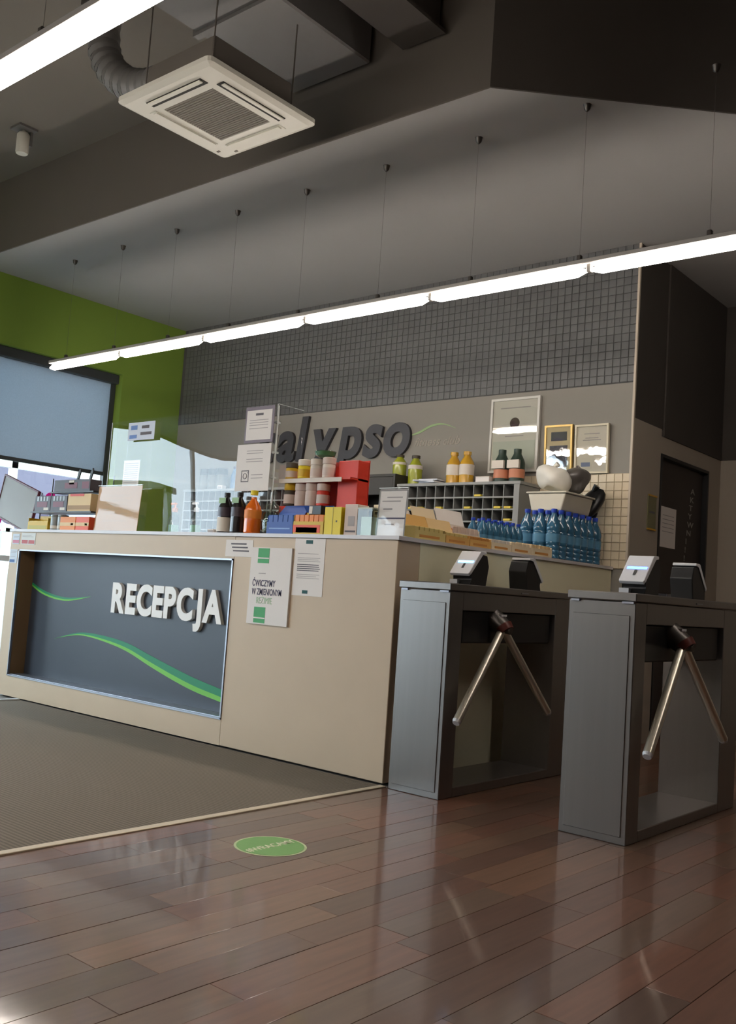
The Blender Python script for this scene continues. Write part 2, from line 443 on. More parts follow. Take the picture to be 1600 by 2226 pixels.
# green window wall: piers, spandrels and head around three openings
def wall_with_openings():
    bm = bmesh.new(); x0, x1 = XW - 0.22, XW
    ys = [YF] + [v for w in WIN for v in w] + [YB + 0.2]
    for i in range(0, len(ys), 2): add_box(bm, x0, x1, ys[i], ys[i + 1], -0.1, 4.2)
    for (a, b) in WIN:
        add_box(bm, x0, x1, a, b, WZ1, 4.2); add_box(bm, x0, x1, a, b, -0.1, WZ0)
    return struct(put('wall_left', bm, m_green))
wall_with_openings()
m_frame = M('white_window_frame', (222, 228, 232), 0.4, var=0.02)
m_blrail = M('dark_blind_rail', (58, 62, 64), 0.5, var=0.05)
for i, (a, b) in enumerate(WIN):
    w = struct(boxes('window_%d' % (i + 1), [(XW - 0.20, XW - 0.15, a, b, WZ0, WZ0 + 0.06), (XW - 0.20, XW - 0.15, a, b, WZ1 - 0.06, WZ1),
               (XW - 0.20, XW - 0.15, a, a + 0.05, WZ0 + 0.06, WZ1 - 0.06), (XW - 0.20, XW - 0.15, b - 0.05, b, WZ0 + 0.06, WZ1 - 0.06)], m_frame))
    n = 2
    for k in range(1, n): box('mullion', XW - 0.20, XW - 0.15, a + (b - a) * k / n - 0.02, a + (b - a) * k / n + 0.02, WZ0 + 0.06, WZ1 - 0.06, m_frame, w)
    box('transom', XW - 0.205, XW - 0.16, a + 0.05, b - 0.05, 0.98, 1.03, m_frame, w)
    for k in range(n):
        y0 = a + (b - a) * k / n + 0.03; y1 = a + (b - a) * (k + 1) / n - 0.03
        box('pane', XW - 0.180, XW - 0.174, y0, y1, WZ0 + 0.05, WZ1 - 0.05, m_pane, w)
    box('window_sill', XW - 0.15, XW + 0.02, a, b, WZ0 - 0.03, WZ0 + 0.005, m_frame, w)
    zb = (2.62, 2.40, 1.91)[i]
    names = ('pale blue roller blind on the window furthest from the counter', 'pale blue roller blind on the middle window of the green wall',
             'pale blue roller blind half lowered over the window beside the counter')
    rb = thing('roller_blind', names[i], 'blind', (XW - 0.1, (a + b) / 2, zb))
    box('blind_fabric', XW - 0.118, XW - 0.115, a + 0.05, b - 0.05, zb, WZ1 - 0.02, m_blind, rb)
    box('bottom_bar', XW - 0.128, XW - 0.105, a + 0.04, b - 0.04, zb - 0.035, zb, m_blrail, rb, bev=0.004)
    box('guide_rail', XW - 0.135, XW - 0.10, b - 0.05, b - 0.002, WZ0 + 0.01, WZ1, m_blrail, rb)
    box('guide_rail', XW - 0.135, XW - 0.10, a + 0.002, a + 0.05, WZ0 + 0.01, WZ1, m_blrail, rb)
    box('head_box', XW - 0.14, XW - 0.05, a, b, WZ1 - 0.09, WZ1, m_blrail, rb, bev=0.006)

# back wall: painted field, slate mosaic band above, cream tiles at the right end
XE = -2.82
wb = struct(box('wall_back', XW, XE, YB, YB + 0.16, -0.1, ZC + 0.1, m_wall))
box('grout_bed', XW, XE, YB - 0.004, YB, 2.50, ZC, m_grout, wb)
TP = 0.058
proto = None; bm_rest = bmesh.new()
nc = int((XE - XW) / TP); nr = int((ZC - 2.50) / TP)
tile_me = None; nparts = 0
for ic in range(nc):
    for ir in range(nr):
        x1 = XE - ic * TP; z0 = 2.504 + ir * TP
        if ic < 17 and nparts < 295:
            nparts += 1
            if tile_me is None:
                b0 = add_box(bmesh.new(), -0.0275, 0.0275, -0.009, 0.0, -0.0275, 0.0275, bev=0.002)
                tile_me = bpy.data.meshes.new('tile'); b0.to_mesh(tile_me); b0.free(); tile_me.materials.append(m_tile)
            o = put('tile', None, None, wb, share=tile_me)
            o.location = Vector((x1 - TP / 2, YB - 0.002, z0 + TP / 2)) - wb.location
        else:
            add_box(bm_rest, x1 - TP + 0.0015, x1 - 0.0015, YB - 0.011, YB - 0.002, z0 + 0.0015, z0 + TP - 0.0015)
st = put('mosaic_tile', bm_rest, m_tile, wb); st['kind'] = 'stuff'
box('grout_bed', -3.68, XE - 0.002, YB - 0.004, YB, 1.20, 1.862, m_bgrout, wb)
tm2 = None
for ic in range(14):
    for ir in range(11):
        if tm2 is None:
            b0 = add_box(bmesh.new(), -0.0283, 0.0283, -0.008, 0.0, -0.0283, 0.0283, bev=0.002)
            tm2 = bpy.data.meshes.new('tile'); b0.to_mesh(tm2); b0.free(); tm2.materials.append(m_beige)
        o = put('tile', None, None, wb, share=tm2)
        o.location = Vector((XE - 0.03 - ic * 0.060, YB - 0.003, 1.83 - ir * 0.060)) - wb.location
tr = struct(box('trim_1', XE - 0.012, XE + 0.004, YB - 0.014, YB + 0.005, 0, ZC, M('pale_corner_bead', (196, 184, 166), 0.5)))

# corridor side wall with a door, black paint above
struct(boxes('wall_corridor', [(XE - 0.14, XE, YB + 0.16, 6.575, -0.1, 2.25), (XE - 0.14, XE, 7.515, YE, -0.1, 2.20), (XE - 0.14, XE, 6.575, 7.515, 2.075, 2.20)], m_cwall))
struct(boxes('wall_corridor_upper', [(XE - 0.14, XE - 0.002, YB + 0.16, 6.60, 2.25, 4.2), (XE - 0.14, XE + 0.01, 6.60, YE, 2.20, 4.2)], m_black))
struct(box('trim_2', XE - 0.02, XE + 0.001, YB + 0.001, YB + 0.162, -0.1, 2.25, m_cwall))
struct(box('trim_3', XE - 0.02, XE + 0.001, YB + 0.001, YB + 0.162, 2.25, ZC, m_black))
m_door = M('black_brown_door', (44, 36, 33), 0.5, var=0.1, scale=4, stretch=(1, 1, 0.1))
dr = struct(box('door_1', XE - 0.08, XE - 0.035, 6.60, 7.49, 0.0, 2.05, m_door))
boxes('door_frame', [(XE - 0.09, XE + 0.008, 6.577, 6.60, 0, 2.073), (XE - 0.09, XE + 0.008, 7.49, 7.513, 0, 2.073), (XE - 0.09, XE + 0.008, 6.60, 7.49, 2.05, 2.073)], m_blk, dr)
tube('door_handle', (XE - 0.035, 6.70, 1.05), (XE + 0.03, 6.70, 1.05), 0.012, m_alu, dr)
tube('door_handle', (XE + 0.03, 6.70, 1.05), (XE + 0.03, 6.83, 1.05), 0.010, m_alu, dr)
struct(box('wall_end', XE, XR, YE, YE + 0.15, -0.1, 2.20, m_cwall))
struct(box('wall_end_upper', XE, XR, YE - 0.01, YE + 0.15, 2.20, 4.2, m_black))
struct(box('wall_right', XR, XR + 0.15, YF, YE + 0.15, -0.1, 4.2, m_black))
struct(box('wall_front', XW - 0.2, XR, YF - 0.15, YF, -0.1, 4.2, m_rear))

# pale soffit over the counter, its charcoal fascias, and the dark open ceiling in front
FY = 3.755
fx, fy = -2.60, 3.79
sof = [(XW, FY + 0.006), (fx - 0.004, fy + 0.006), (fx + 4.2, fy + 4.11), (fx + 4.2, YE + 0.1), (XW, YE + 0.1)]
struct(prism('ceiling', sof, 'z', ZC, ZC + 0.02, m_ceil))
struct(prism('ceiling_fascia', [(XW, FY), (fx, fy), (fx, fy + 0.012), (XW, FY + 0.012)], 'z', ZC - 0.002, 4.12, m_dark))
struct(prism('ceiling_fascia_angled', [(fx, fy), (fx + 4.1, fy + 4.0), (fx + 4.09, fy + 4.012), (fx - 0.005, fy + 0.012)], 'z', ZC - 0.002, 4.12, m_black))  # darker than the front fascia: shade of the turned-away face put into its colour
struct(box('ceiling_upper', XW - 0.2, XR + 0.15, YF - 0.15, YE + 0.15, 4.10, 4.25, m_slab))

# ------------------------------------------------------------------ ceiling equipment
m_duct = M('grey_duct_metal', (120, 118, 116), 0.5, metal=0.3, var=0.06)
d = thing('ventilation_duct', 'grey rectangular ventilation duct running above the air conditioner', 'duct', (-3.68, 1.6, 3.84))
box('duct_body', -3.98, -3.38, -0.5, 3.75, 3.84, 4.08, m_duct, d, bev=0.01)
for y in (0.6, 1.8, 3.0): box('duct_flange', -4.0, -3.36, y, y + 0.04, 3.82, 4.09, m_duct, d)
b = thing('ceiling_beam', 'dark beam under the upper ceiling beside the grey duct', 'beam', (-3.0, 1.6, 3.80))
box('beam_body', -3.12, -2.92, -2.0, 3.76, 3.86, 4.10, m_black, b, bev=0.004)
box('beam_flange', -3.16, -2.88, -2.0, 3.76, 3.85, 3.87, m_black, b)

AX0, AX1, AY0, AY1, AZ = -4.09, -3.37, 2.63, 3.36, 3.30
ac = thing('ceiling_cassette', 'white square ceiling air conditioner with central grille and four slots', 'air conditioner', ((AX0 + AX1) / 2, (AY0 + AY1) / 2, AZ))
def cassette_panel():
    bm = bmesh.new()
    def ring(o, z): return [(AX0 + o, AY0 + o, z), (AX1 - o, AY0 + o, z), (AX1 - o, AY1 - o, z), (AX0 + o, AY1 - o, z)]
    rs = [ring(0.0, AZ + 0.035), ring(0.0, AZ + 0.012), ring(0.03, AZ), ring(0.17, AZ), ring(0.18, AZ + 0.012)]
    V = [[bm.verts.new(p) for p in r] for r in rs]
    for A, B in zip(V[:-1], V[1:]):
        for i in range(4): bm.faces.new((A[i], A[(i + 1) % 4], B[(i + 1) % 4], B[i]))
    bm.faces.new(V[0]); bm.faces.new(V[-1])
    es = [e for e in bm.edges if abs(e.verts[0].co.z - e.verts[1].co.z) > 0.01 and abs(e.verts[0].co.x - e.verts[1].co.x) < 1e-4]
    bmesh.ops.bevel(bm, geom=es, offset=0.03, segments=3, affect='EDGES', profile=0.5)
    return bm
put('panel', cassette_panel(), m_ac, ac)
box('body', AX0 + 0.1, AX1 - 0.1, AY0 + 0.1, AY1 - 0.1, AZ + 0.036, AZ + 0.22, m_dark, ac, bev=0.01)
g = box('grille', AX0 + 0.165, AX1 - 0.165, AY0 + 0.165, AY1 - 0.165, AZ + 0.004, AZ + 0.02, m_acgrille, ac)
for i in range(24):
    y = AY0 + 0.18 + i * (AY1 - AY0 - 0.36) / 23
    box('grille_slat', AX0 + 0.17, AX1 - 0.17, y - 0.005, y + 0.005, AZ + 0.001, AZ + 0.006, m_acgrille, g)
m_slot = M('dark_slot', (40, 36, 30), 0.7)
cxm, cym = (AX0 + AX1) / 2, (AY0 + AY1) / 2
for (sx0, sx1, sy0, sy1) in ((cxm - 0.21, cxm + 0.21, AY0 + 0.075, AY0 + 0.125), (cxm - 0.21, cxm + 0.21, AY1 - 0.125, AY1 - 0.075),
                             (AX0 + 0.075, AX0 + 0.125, cym - 0.21, cym + 0.21), (AX1 - 0.125, AX1 - 0.075, cym - 0.21, cym + 0.21)):
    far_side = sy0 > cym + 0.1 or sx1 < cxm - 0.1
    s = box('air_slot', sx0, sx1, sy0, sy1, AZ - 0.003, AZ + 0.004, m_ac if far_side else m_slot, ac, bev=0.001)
    if sx1 - sx0 > sy1 - sy0: box('louvre', sx0 + 0.01, sx1 - 0.01, sy0 + 0.002, sy0 + 0.026, AZ - 0.010, AZ - 0.004, m_ac, s, bev=0.001)
    else: box('louvre', sx1 - 0.026, sx1 - 0.002, sy0 + 0.01, sy1 - 0.01, AZ - 0.010, AZ - 0.004, m_ac, s, bev=0.001)
for (x, y) in ((AX0 + 0.14, AY1 - 0.05), (AX0 + 0.05, AY1 - 0.10)): box('indicator', x, x + 0.02, y, y + 0.012, AZ - 0.004, AZ, m_acgrille, ac)
for (x, y) in ((AX0 + .1, AY0 + .1), (AX1 - .1, AY0 + .1), (AX0 + .1, AY1 - .1), (AX1 - .1, AY1 - .1)):
    tube('hanger_rod', (x, y, AZ + 0.04), (x, y, 4.11 if not -3.99 < x < -3.37 else 3.845), 0.004, m_dark, ac, seg=6)

hs = thing('flexible_hose', 'grey flexible air hose curling beside the air conditioner', 'hose', (-4.35, 2.75, 3.5))
pts = [(-4.02, 2.85, 3.50), (-4.16, 2.85, 3.52), (-4.32, 2.83, 3.58), (-4.45, 2.80, 3.70), (-4.50, 2.78, 3.86), (-4.50, 2.78, 4.10)]
pts = smooth_pts(pts, 5)
bm = bmesh.new()
for i, (p, q) in enumerate(zip(pts[:-1], pts[1:])): add_tube(bm, p, q, 0.085 if i % 2 else 0.092, 0.092 if i % 2 else 0.085, 14, cap=False)
put('hose_tube', bm, m_duct, hs, smooth=True)
box('hose_clamp', -4.60, -4.40, 2.68, 2.88, 4.05, 4.09, m_black, hs)
cb = thing('cable_tray', 'pale cable bundle under the upper ceiling behind the air conditioner', 'cables', (-4.1, 2.5, 3.9))
for k in range(4): polytube('cable', smooth_pts([(-4.7, 2.20 + k * .05, 4.07), (-4.45, 2.3 + k * .05, 3.98 - k * .02), (-4.2, 2.35 + k * .04, 4.0), (-4.03, 2.5 + k * .05, 4.08)], 4), 0.018, m_ac if k % 2 else m_duct, cb, seg=6)
sp = thing('ceiling_spotlight', 'small pale cylindrical spotlight hanging near the green wall', 'spotlight', (-6.35, 3.35, 3.92))
lathe('lamp_body', [(0.04, 0), (0.045, 0.01), (0.045, 0.14), (0.03, 0.16), (0.012, 0.165), (0.012, 0.2)], m_ac, sp, -6.35, 3.35, 3.91, 16)
box('mount_plate', -6.42, -6.28, 3.28, 3.42, 4.085, 4.11, m_duct, sp)
box('bracket', -6.375, -6.325, 3.39, 3.41, 3.98, 4.10, m_duct, sp)

def light_row(label, y, z, edges, hooks, ztop):
    r = thing('pendant_light_row', label, 'light', ((edges[0] + edges[-1]) / 2, y, z))
    for a, b_ in zip(edges[:-1], edges[1:]):
        bm = bmesh.new(); R = 0.026
        add_tube(bm, (a + 0.012, y, z), (a + 0.07, y, z), R * 0.3, R, 14); add_tube(bm, (a + 0.07, y, z), (b_ - 0.07, y, z), R, None, 14)
        add_tube(bm, (b_ - 0.07, y, z), (b_ - 0.012, y, z), R, R * 0.3, 14)
        put('fluorescent_tube', bm, m_tube, r, smooth=True)
        box('lamp_socket', b_ - 0.012, b_ + 0.012, y - 0.014, y + 0.014, z - 0.010, z + 0.04, m_rail, r, bev=0.003)
    box('light_rail', edges[0] + 0.02, edges[-1], y - 0.030, y + 0.030, z + 0.030, z + 0.056, m_rail, r, bev=0.004)
    for x in hooks:
        w = tube('suspension_wire', (x, y, z + 0.056), (x, y, ztop - 0.012), 0.0007, m_wire, r, seg=5)
        lathe('ceiling_hook', [(0.006, 0), (0.016, 0.012), (0.02, 0.034), (0.022, 0.036)], m_steelB, w, x, y, ztop - 0.036, 10)
        box('cable_grip', x - 0.012, x + 0.012, y - 0.012, y + 0.012, z + 0.058, z + 0.088, m_steelB, w, bev=0.004)
    return r
E1 = [-7.15 + 0.986 * i for i in range(9)]
light_row('row of glowing fluorescent tubes hung on wires above the counter', 4.21, 2.605, E1, [-6.92 + 0.663 * i for i in range(11)], ZC)
E2 = [-6.78 + 0.986 * i for i in range(6)]
light_row('row of glowing fluorescent tubes nearest the camera, at the upper left', 1.345, 2.40, E2, [-6.3, -5.0, -4.2, -2.5, -1.8], 4.10)
light_row('added unseen row of glowing fluorescent tubes behind the camera', -1.30, 2.47, E2, [-6.3, -5.0, -4.2, -2.5, -1.8], 4.10)  # unseen row, added to brighten the counter front and the near floor

# ------------------------------------------------------------------ reception counter
CX0, CX1, CY, CZ = -6.60, -2.93, 3.71, 1.212
NX0, NX1, NZ0, NZ1, NY = -6.46, -4.13, 0.148, 1.062, 3.835
ct = thing('reception_counter', 'long pale stone-look reception counter with a recessed blue-grey sign panel', 'counter', ((CX0 + CX1) / 2, CY, 0))
box('front_top_band', CX0, NX1, CY, NY + 0.06, NZ1, CZ - 0.02, m_lam, ct)
box('front_bottom_band', CX0, NX1, CY, NY + 0.06, 0, NZ0, m_lam, ct)
box('front_left_band', CX0, NX0 - 0.012, CY, NY + 0.06, NZ0, NZ1, m_lam, ct)
box('front_side_panel', NX1, CX1, CY, NY + 0.06, 0, CZ - 0.02, m_lam, ct, bev=0.003)
box('niche_side', NX0 - 0.012, NX0, CY + 0.012, NY + 0.02, NZ0, NZ1, m_wood, ct)
np_ = box('sign_panel', NX0, NX1, NY, NY + 0.04, NZ0, NZ1, m_panel, ct)
tf = 0.010
boxes('niche_trim', [(NX0 - tf, NX1, CY - 0.006, CY + 0.010, NZ1 - tf, NZ1), (NX0 - tf, NX1, CY - 0.006, CY + 0.010, NZ0 - 0.004, NZ0 + tf - 0.004),
                     (NX0 - tf, NX0, CY - 0.006, CY + 0.010, NZ0, NZ1), (NX1 - tf, NX1, CY - 0.006, CY + 0.010, NZ0, NZ1)], m_alu, ct)
box('niche_floor', NX0, NX1 - tf, CY + 0.010, NY, NZ0, NZ0 + 0.01, m_alu, ct)
box('end_panel', CX1 - 0.05, CX1, NY + 0.06, YB - 0.012, 0, CZ - 0.02, M('lightened_olive_laminate', (230, 224, 192), 0.5, var=0.04, scale=5), ct)  # end face colour lightened to stand in for light missing on this side
box('left_end_panel', CX0, CX0 + 0.05, NY + 0.06, 4.10, 0, CZ - 0.02, m_lam, ct)
prism('counter_top', [(CX0 - 0.01, CY - 0.012), (CX1 + 0.012, CY - 0.012), (CX1 + 0.012, YB - 0.012), (CX1 - 0.36, YB - 0.012), (CX1 - 0.36, 4.12), (CX0 - 0.01, 4.12)], 'z', CZ - 0.02, CZ, m_lamtop, ct)
box('plinth', CX0 + 0.06, CX1 - 0.06, NY + 0.07, NY + 0.09, 0, CZ - 0.03, m_shelfin, ct)
desk = thing('staff_desk', 'low grey staff desk behind the reception counter', 'desk', (-5.0, 4.4, 0))
box('desk_top', -6.3, -3.4, 3.95, 4.62, 0.72, 0.75, m_shelf, desk, bev=0.003)
for x in (-6.2, -4.9, -3.5): box('desk_leg', x, x + 0.05, 4.5, 4.55, 0, 0.72, m_shelf, desk)
# raised white letters on the sign panel
letter_row('RECEPCJA', -5.42, NY - 0.0005, 0.683, 0.262, m_letter, np_, 0.024, 0.010, offset=0.0115, sx=0.85)
w2 = smooth_pts([(-6.10, .440, .440), (-5.90, .478, .488), (-5.735, .490, .512), (-5.489, .470, .508), (-5.231, .428, .482), (-4.981, .358, .426), (-4.746, .298, .374), (-4.528, .252, .330), (-4.31, .222, .296), (NX1 - 0.002, .196, .268)])
ribbon('green_wave', [(x, l + (h - l) * 0.40, h) for x, l, h in w2], m_wave1, np_, NY - 0.0005)
ribbon('lime_wave', [(x, l, l + (h - l) * 0.40) for x, l, h in w2], m_wave2, np_, NY - 0.0005)
w1 = smooth_pts([(NX0 + 0.002, .800, .826), (-6.32, .752, .782), (-6.163, .724, .752), (-6.012, .716, .740), (-5.87, .730, .746), (-5.70, .762, .763)])
ribbon('green_wave', [(x, l + (h - l) * 0.45, h) for x, l, h in w1], m_wave1, np_, NY - 0.0005)
ribbon('lime_wave', [(x, l, l + (h - l) * 0.45) for x, l, h in w1], m_wave2, np_, NY - 0.0005)

# notices on the counter front
FP = CY - 0.0005
def sheet(name, label, cat, x0, x1, z0, z1, t=0.0015, mat=None, y=FP):
    o = tag(box(name, x0, x1, y - t, y, z0, z1, mat or m_paper), label, cat)
    return o
n1 = sheet('notice_sheet', 'small white landscape notice taped above the sign panel corner', 'notice', -4.205, -3.975, 1.075, 1.172)
for i, z in enumerate((1.145, 1.125, 1.105)): box('text_line', -4.16 + .01 * i, -4.03 + .012 * i, FP - 0.0024, FP - 0.0015, z, z + 0.008, m_ink, n1)
n2 = sheet('poster_board', 'portrait white board with two green blocks on the counter front', 'poster', -3.972, -3.652, 0.705, 1.132, t=0.012)
fy_ = FP - 0.012
for (z0, z1) in ((1.045, 1.128), (0.712, 0.800)):
    box('green_block', -3.915, -3.825, fy_ - 0.001, fy_, z0, z1, m_gprint, n2)
    box('white_rule', -3.915, -3.825, fy_ - 0.0018, fy_ - 0.001, z0 + 0.024, z0 + 0.031, m_paper, n2)
box('text_line', -3.90, -3.845, fy_ - 0.001, fy_, 0.985, 0.990, m_inkpale, n2)
text_front('printed_word', 'ĆWICZYMY', -3.945, fy_, 0.916, 0.050, m_navy, n2, depth=0.001, sx=0.68, offset=0.0006)
text_front('printed_word', 'W ZMIENIONYM', -3.945, fy_, 0.868, 0.050, m_navy, n2, depth=0.001, sx=0.63, offset=0.0006)
text_front('printed_word', 'REŻIMIE', -3.905, fy_, 0.820, 0.050, m_gpale, n2, depth=0.001, sx=0.72)
n3 = sheet('notice_sheet', 'white typed notice with small dark logos beside the green-block board', 'notice', -3.642, -3.418, 0.880, 1.190)
lines('typed_text', -3.615, -3.45, FP - 0.0015, [1.105] , m_inkpale, n3, 0.003)
lines('typed_text', -3.615, -3.445, FP - 0.0015, [1.082 - .009 * i for i in range(3)], m_inkpale, n3, 0.003, 0.15)
lines('typed_text', -3.615, -3.445, FP - 0.0015, [1.045 - .0105 * i for i in range(4)], m_ink, n3, 0.0045, 0.12)
lines('typed_text', -3.615, -3.445, FP - 0.0015, [0.993 - .010 * i for i in range(3)], m_inkpale, n3, 0.003, 0.35)
m_teal = M('dark_teal_print', (40, 84, 84), 0.7)
box('logo', -3.56, -3.51, FP - 0.0022, FP - 0.0015, 1.160, 1.180, m_teal, n3)
box('logo', -3.565, -3.525, FP - 0.0022, FP - 0.0015, 0.892, 0.910, m_teal, n3)
s1 = sheet('sticker', 'pale sticker with one pink block at the counter corner', 'sticker', -6.575, -6.48, 1.10, 1.175, mat=M('frosted_sticker', (196, 204, 212), 0.6))
box('pink_block', -6.57, -6.485, FP - 0.0022, FP - 0.0015, 1.108, 1.130, M('faded_pink_print', (196, 118, 136), 0.6), s1)
lines('typed_text', -6.56, -6.49, FP - 0.0015, [1.155, 1.147], m_inkpale, s1, 0.003)
s2 = sheet('sticker', 'pale sticker with two red blocks near the counter corner', 'sticker', -6.455, -6.265, 1.10, 1.185, mat=M('cream_sticker', (206, 206, 200), 0.6))
for x in (-6.445, -6.355): box('red_block', x, x + 0.08, FP - 0.0022, FP - 0.0015, 1.106, 1.132, M('faded_red_print', (178, 82, 82), 0.6), s2)
lines('typed_text', -6.44, -6.29, FP - 0.0015, [1.165, 1.155], m_inkpale, s2, 0.003)
s3 = sheet('sticker', 'white sticker with a blue block on the counter left edge', 'sticker', -6.592, -6.49, 0.96, 1.06, mat=MATS['frosted_sticker'])
box('blue_block', -6.588, -6.52, FP - 0.0022, FP - 0.0015, 0.966, 0.986, M('blue_print', (62, 98, 150), 0.6), s3)
lines('typed_text', -6.58, -6.50, FP - 0.0015, [1.045, 1.035, 1.005], m_inkpale, s3, 0.003)

# floor sticker
fs = thing('floor_sticker', 'round green sticker with pale writing on the wooden floor', 'sticker', (-2.445, 2.478, 0.0006))
lathe('rim', [(0.130, 0), (0.130, 0.0006)], M('pale_green_rim', (196, 208, 160), 0.5), fs, -2.445, 2.478, 0.0006, 48)
lathe('disc', [(0.121, 0), (0.121, 0.0006)], M('leaf_green_print', (120, 172, 96), 0.5), fs, -2.445, 2.478, 0.0012, 48)
bm = text_bm('#WRACAMY', 0.05, 0.0006, offset=0.001, align='CENTER', sx=0.8)
for v in bm.verts:
    a = math.radians(89); x, y = v.co.x, v.co.y - 0.018
    v.co = Vector((-2.445 + math.cos(a) * x - math.sin(a) * y, 2.478 + math.sin(a) * x + math.cos(a) * y, 0.0021 + v.co.z))
put('writing', bm, M('cream_print', (220, 222, 186), 0.5), fs)

# ------------------------------------------------------------------ turnstiles
def reader(t, x, y, s, led):
    """wedge shaped card reader; s = -1 faces the entrance side, +1 faces away"""
    z = 0.992; w = 0.055
    P = lambda lst: [(y - s * (0.09 - a) * -1, z + b_) for a, b_ in lst] if s > 0 else [(y + (a - 0.09), z + b_) for a, b_ in lst]
    body = prism('reader', P([(0.015, 0), (0.165, 0), (0.185, 0.10), (0.165, 0.155), (0.105, 0.160), (0.02, 0.062), (0.035, 0.03)]), 'x', x - w, x + w, m_blk, t, bev=0.004)
    prism('reader_cover', P([(0.0, 0.060), (0.018, 0.052), (0.115, 0.160), (0.150, 0.162), (0.148, 0.176), (0.098, 0.174)]), 'x', x - w - 0.004, x + w + 0.004, m_wpl, body, bev=0.003)
    prism('reader_foot', P([(0.0, 0.0), (0.05, 0.0), (0.03, 0.022), (0.0, 0.026)]), 'x', x - w, x - w + 0.045, m_wpl, body)
    prism('reader_light', P([(0.044, 0.114), (0.048, 0.110), (0.056, 0.119), (0.052, 0.123)]), 'x', x - w + 0.012, x + w - 0.006, led, body)
    prism('reader_slot', P([(0.020, 0.087), (0.024, 0.083), (0.044, 0.105), (0.040, 0.109)]), 'x', x - 0.004, x + 0.008, m_blk, body)
    prism('reader_lip', P([(-0.004, 0.056), (0.010, 0.044), (0.030, 0.066), (0.016, 0.078)]), 'x', x - w - 0.002, x + w + 0.002, m_wpl, body, bev=0.003)

def make_turnstile(label, loc, led):
    t = thing('tripod_turnstile', label, 'turnstile', loc, group='tripod turnstiles', local=True)
    Wd, Ln = 0.295, 1.22
    box('front_pillar', 0, Wd, 0, 0.11, 0.0, 0.955, m_steel, t, bev=0.003)
    box('front_plate', 0.022, Wd - 0.022, -0.004, 0.004, 0.03, 0.90, m_steel, t, bev=0.0015)
    box('rear_pillar', 0, Wd, 1.0, Ln, 0.0, 0.955, m_steel, t, bev=0.003)
    box('base_plate', 0, Wd, 0.11, 1.0, 0.0, 0.045, m_steel, t, bev=0.003)
    box('top_housing', 0.0, Wd, 0.11, 1.0, 0.868, 0.955, m_steel, t, bev=0.002)
    box('top_lid', -0.006, Wd + 0.006, -0.008, Ln + 0.006, 0.957, 0.992, m_steel, t, bev=0.004)
    for (a, b_) in ((0.012, 0.05), (Wd - 0.055, Wd - 0.005)): box('lid_catch', a, b_, -0.010, 0.002, 0.948, 0.956, m_alu, t)
    box('lid_lock', Wd + 0.004, Wd + 0.010, 0.62, 0.69, 0.968, 0.974, m_alu, t)
    box('mechanism_box', 0.02, Wd - 0.02, 0.14, 0.98, 0.712, 0.868, m_blk, t, bev=0.006)
    hx, hy, hz = Wd + 0.03, 0.42, 0.79
    hub = put('arm_hub', add_tube(bmesh.new(), (Wd - 0.04, hy, hz + 0.055), (hx + 0.02, hy, hz - 0.01), 0.055, 0.042, 20), m_steelB, t, smooth=True)
    put('hub_ring', add_tube(bmesh.new(), (hx + 0.004, hy, hz + 0.008), (hx + 0.026, hy, hz - 0.016), 0.047, 0.040, 20), m_red, hub, smooth=True)
    box('hub_light', hx - 0.02, hx + 0.006, hy - 0.025, hy + 0.025, hz + 0.058, hz + 0.068, m_wpl, hub)
    for s in (-1, 1):
        dv = Vector((0.04, s * 0.41, -0.42)).normalized()
        p = Vector((hx + 0.004, hy + s * 0.012, hz - 0.012)); q = p + dv * 0.575
        arm = put('arm', add_tube(bmesh.new(), p, q, 0.0205, None, 16), M('polished_steel', (206, 200, 184), 0.28, metal=0.75, var=0.03), t, smooth=True)
        put('arm_cap', add_tube(bmesh.new(), q, q + dv * 0.014, 0.0215, 0.017, 16), m_wpl, arm, smooth=True)
    put('arm_socket', add_tube(bmesh.new(), (hx, hy, hz), (hx + 0.05, hy, hz - 0.01), 0.022, 0.018, 12), m_steelB, hub, smooth=True)
    reader(t, 0.14, 0.375, -1, led)
    reader(t, 0.14, 0.93, 1, led)
    return t
make_turnstile('brushed steel tripod turnstile standing directly beside the counter end', (-2.845, 3.645, 0), m_cyan_led)
make_turnstile('brushed steel tripod turnstile standing further from the counter, at the right', (-1.925, 3.62, 0), m_blue_led)

# ------------------------------------------------------------------ back wall: sign, frames, shelves
sg = thing('wall_sign', 'large charcoal letters reading calypso on the back wall', 'sign', (-5.6, YB, 2.07))
XL = letter_row('calypso', -6.545, YB - 0.0005, 2.075, 0.545, m_logo, sg, 0.03, 0.045, offset=0.017, shear=0.16, sx=0.94)
sw = smooth_pts([(-4.80, 2.222, 2.224), (-4.68, 2.238, 2.256), (-4.55, 2.288, 2.306), (-4.43, 2.298, 2.308), (-4.31, 2.262, 2.264)])
ribbon('green_swoosh', sw, M('pale_green_swoosh', (150, 176, 126), 0.6), sg, YB - 0.0005, 0.004)
text_front('script_writing', 'fitness club', -4.72, YB - 0.0005, 2.135, 0.10, M('pale_script', (158, 150, 138), 0.7), sg, depth=0.003, shear=0.35)

